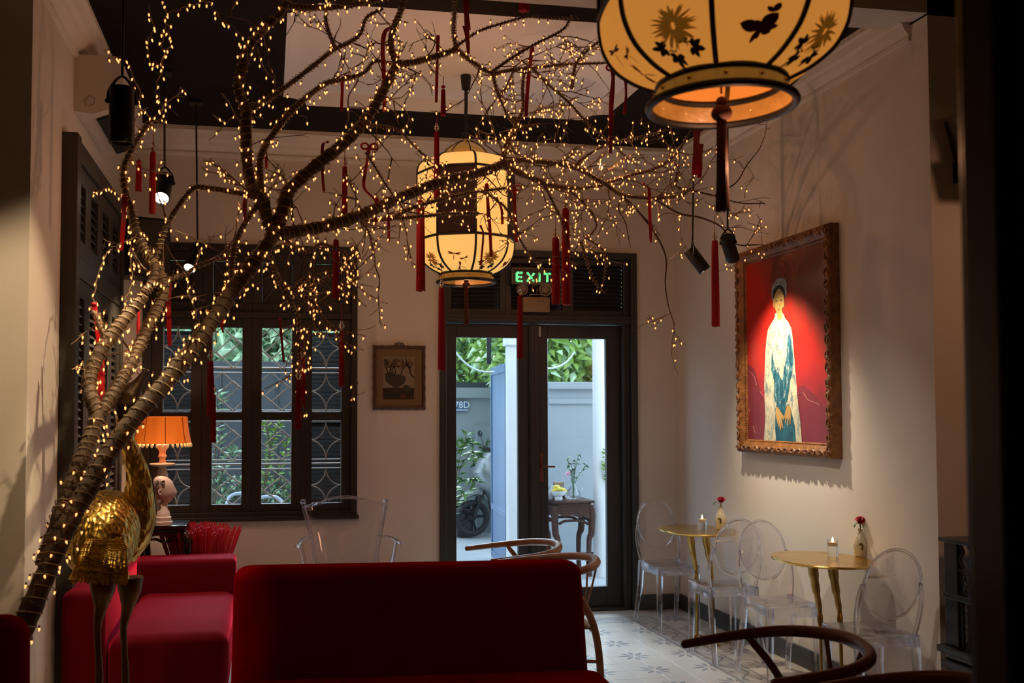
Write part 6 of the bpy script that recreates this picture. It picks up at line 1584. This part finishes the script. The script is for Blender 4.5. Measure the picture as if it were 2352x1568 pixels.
# hanging dark strip and wires outside
b = MB(); c = P(1123, 780, 9.6); b.box((c.x - .022, 9.59, P(1123, 836, 9.6).z), (c.x + .022, 9.61, 3.0), .003)
tag(b.build('hanging_strip', M_('black_fabric', (.01, .01, .012), .8), None, smooth=0, o=c), 'narrow black strip hanging outside in front of the greenery', 'strip').location = c
for k, (pts, lb) in enumerate((([(1040, 800, 9.8), (1060, 825, 9.8), (1085, 845, 9.8), (1110, 853, 9.8), (1135, 854, 9.8)], 'pale wire sagging outside behind the left door glass'), ([(1255, 846, 9.8), (1275, 844, 9.8), (1300, 832, 9.8), (1320, 808, 9.8)], 'pale wire curving up outside behind the right door glass'))):
    b = MB(); q = [P(*p) for p in pts]; b.tube(bez(q, 5), .009, 6); o = b.build('wire', M_('pale_cable', (.55, .62, .58), .6) if k == 0 else bpy.data.materials['pale_cable'], None, o=q[0]); o.location = q[0]; tag(o, lb, 'wire')
# planting: each bush is a thing with leaves and stems
OR = random.Random(9)
def bush(name, c, size, n, L, w, m, label, cat, stems=8, m2=None):
    h0 = c[2]; t = thing(name, (c[0], c[1], -.02), label, cat); b = MB(); b2 = MB(); st_ = MB()
    for _ in range(n):
        while True:
            q = Vector((OR.uniform(-1, 1), OR.uniform(-1, 1), OR.uniform(-1, 1)))
            if .25 < q.length < 1: break
        p = Vector((q.x*size[0], q.y*size[1], h0 + size[2]*(1 + q.z)))
        d = Vector((q.x*.6 + OR.gauss(0, .5), q.y*.5 - .35 + OR.gauss(0, .5), OR.gauss(-.25, .5)))
        tgt = b2 if (m2 and OR.random() < .3) else b
        leafquad(tgt, p, d, L*OR.uniform(.6, 1.3), w*OR.uniform(.7, 1.2), (OR.uniform(-.4, .4), -1, OR.uniform(0, 1)))
    for k in range(stems):
        a = Vector((OR.uniform(-.3, .3)*size[0], OR.uniform(-.3, .3)*size[1], 0)); e = Vector((OR.uniform(-.9, .9)*size[0], OR.uniform(-.8, .8)*size[1], h0 + size[2]*OR.uniform(1.0, 1.8)))
        st_.tube(bez([a, a.lerp(e, .5) + Vector((0, 0, size[2]*.2)), e], 4), [.012 - .0009*i for i in range(9)], 5)
    tag(b.build('leaves', m, t, smooth=0, fix=False), kind='stuff')
    if m2: tag(b2.build('young_leaves', m2, t, smooth=0, fix=False), kind='stuff')
    tag(st_.build('stems', stem_m, t), kind='stuff')
bush('tree_crown', (-.45, 10.8, 1.5), (.9, .7, 1.0), 1500, .30, .045, leaf_b, 'large glossy leaved tree behind the slate fence, left window light', 'tree', 8, leaf_p)
bush('tree_crown', (.55, 10.9, 1.5), (.9, .7, 1.0), 2200, .20, .050, leaf_b, 'broad leaved tree behind the slate fence, right window light', 'tree', 8, leaf_p)
bush('tree_crown', (2.4, 13.6, 1.5), (1.2, .8, 1.1), 5500, .16, .040, leaf_m, 'dark green tree above the street wall, left door glass', 'tree', 8, leaf_p)
bush('tree_crown', (3.5, 11.5, 1.5), (1.1, .7, .95), 3200, .20, .045, leaf_m, 'pale green leafy tree above the garden wall, right door glass', 'tree', 8, leaf_b)
bush('hedge_shrub', (-.25, 8.9, 0), (.55, .30, .50), 1500, .06, .016, leaf_d, 'dense dark shrub outside the lower left window pane', 'shrub', 8, leaf_p)
bush('hedge_shrub', (.55, 9.0, 0), (.60, .30, .60), 1500, .055, .014, leaf_d, 'dense dark shrub outside the lower right window pane', 'shrub', 8, leaf_g)
def sprig(name, base, arms, label, m, L=.05, w=.017):
    base = Vector((base[0], base[1], -.02)); t = thing(name, base, label, 'plant'); s = MB(); b = MB()
    for pts in arms:
        s.tube([Vector((0, 0, 0)), Vector(pts[0]) - base], .006, 5)
        p = bez([Vector(q) - Vector(base) for q in pts], 6); s.tube(p, [.006 - .0035*i/(len(p) - 1) for i in range(len(p))], 5)
        for i in range(3, len(p)):
            for sd in (-1, 1):
                d = (p[i] - p[i-1]).normalized(); leafquad(b, p[i], d*.5 + Vector((sd*OR.uniform(.5, 1), OR.uniform(-.4, .2), OR.uniform(-.5, .3))), L*OR.uniform(.7, 1.3), w)
    tag(b.build('leaves', m, t, smooth=0, fix=False), kind='stuff'); s.build('stem', stem_m, t)
wv = lambda *l: [P(*q) for q in l]
sprig('climbing_plant', P(600, 1160, 8.7), [wv((600, 1160, 8.7), (615, 1060, 8.7), (630, 1000, 8.7), (645, 970, 8.7)), wv((605, 1160, 8.7), (650, 1060, 8.7), (660, 1010, 8.7)), wv((604, 1160, 8.7), (620, 1040, 8.7), (612, 985, 8.7), (605, 970, 8.7))], 'bright yellow green sprigs outside the lower right window pane', leaf_y, .06, .018)
sprig('leafy_plant', P(490, 1165, 8.6), [wv((492, 1165, 8.6), (500, 1060, 8.6), (505, 990, 8.6)), wv((490, 1165, 8.6), (520, 1060, 8.6), (545, 1035, 8.6)), wv((488, 1165, 8.6), (498, 960, 8.6), (500, 900, 8.6))], 'glossy leafed plant outside the left window panes', leaf_p, .09, .02)
sprig('potted_bamboo', P(1035, 1225, 9.6), [wv((1035, 1225, 9.6), (1050, 1080, 9.6), (1072, 1000, 9.6)), wv((1035, 1225, 9.6), (1052, 1090, 9.6), (1082, 1040, 9.6), (1100, 1050, 9.6)), wv((1032, 1225, 9.6), (1045, 1120, 9.6), (1080, 1100, 9.6), (1095, 1105, 9.6)),
      wv((1030, 1225, 9.6), (1042, 1060, 9.6), (1060, 1020, 9.6), (1090, 1020, 9.6)), wv((1030, 1225, 9.6), (1050, 1150, 9.6), (1075, 1130, 9.6))], 'slender leafed plant outside against the pale wall, left door glass', leaf_g, .10, .020)
bush('garden_shrub', (2.80, 12.3, .55), (.22, .05, .30), 300, .10, .025, leaf_d, 'dark green shrub behind the parked scooter', 'shrub', 5)
sprig('leafy_plant', P(1398, 1120, 8.9), [wv((1400, 1130, 8.9), (1392, 1080, 8.9), (1390, 1035, 8.9)), wv((1400, 1130, 8.9), (1396, 1090, 8.9), (1388, 1070, 8.9))], 'bright green sprig at the right edge of the right door glass', leaf_y, .05, .016)
for k, (u0, u1, v, y, lb) in enumerate(((520, 590, 1136, 8.3, 'round backed metal garden chair outside the lower left window pane'), (585, 650, 1143, 8.25, 'round backed metal garden chair outside the lower right window pane'))):
    a_, e_ = P(u0, v, y), P(u1, v, y); c = Vector(((a_.x + e_.x)/2, y, 0)); t = thing('garden_chair', c, lb, 'chair'); w = (e_.x - a_.x)/2; zt2 = a_.z + .01
    b = MB(); b.tube(bez([(-w, 0, .45), (-w*.98, 0, zt2 - .10), (-w*.7, 0, zt2 - .02), (0, 0, zt2), (w*.7, 0, zt2 - .02), (w*.98, 0, zt2 - .10), (w, 0, .45)], 5), .014, 8); b.build('back_frame', M_('pale_blue_metal', (.50, .58, .70), .35, .3) if k == 0 else bpy.data.materials['pale_blue_metal'], t)
    b = MB(); b.box((-w*.95, -.004, .5), (w*.95, .004, zt2 - .05)); b.build('back_panel', out_grey, t, smooth=0)
    b = MB(); b.box((-w, -.4, .43), (w, .02, .455), .01); b.build('seat', out_grey, t, smooth=0)
    for x in (-w*.9, w*.9):
        for yy in (-.38, 0): b = MB(); b.tube([(x, yy, 0), (x, yy, .44)], .012, 8); b.build('leg', bpy.data.materials['pale_blue_metal'], t)
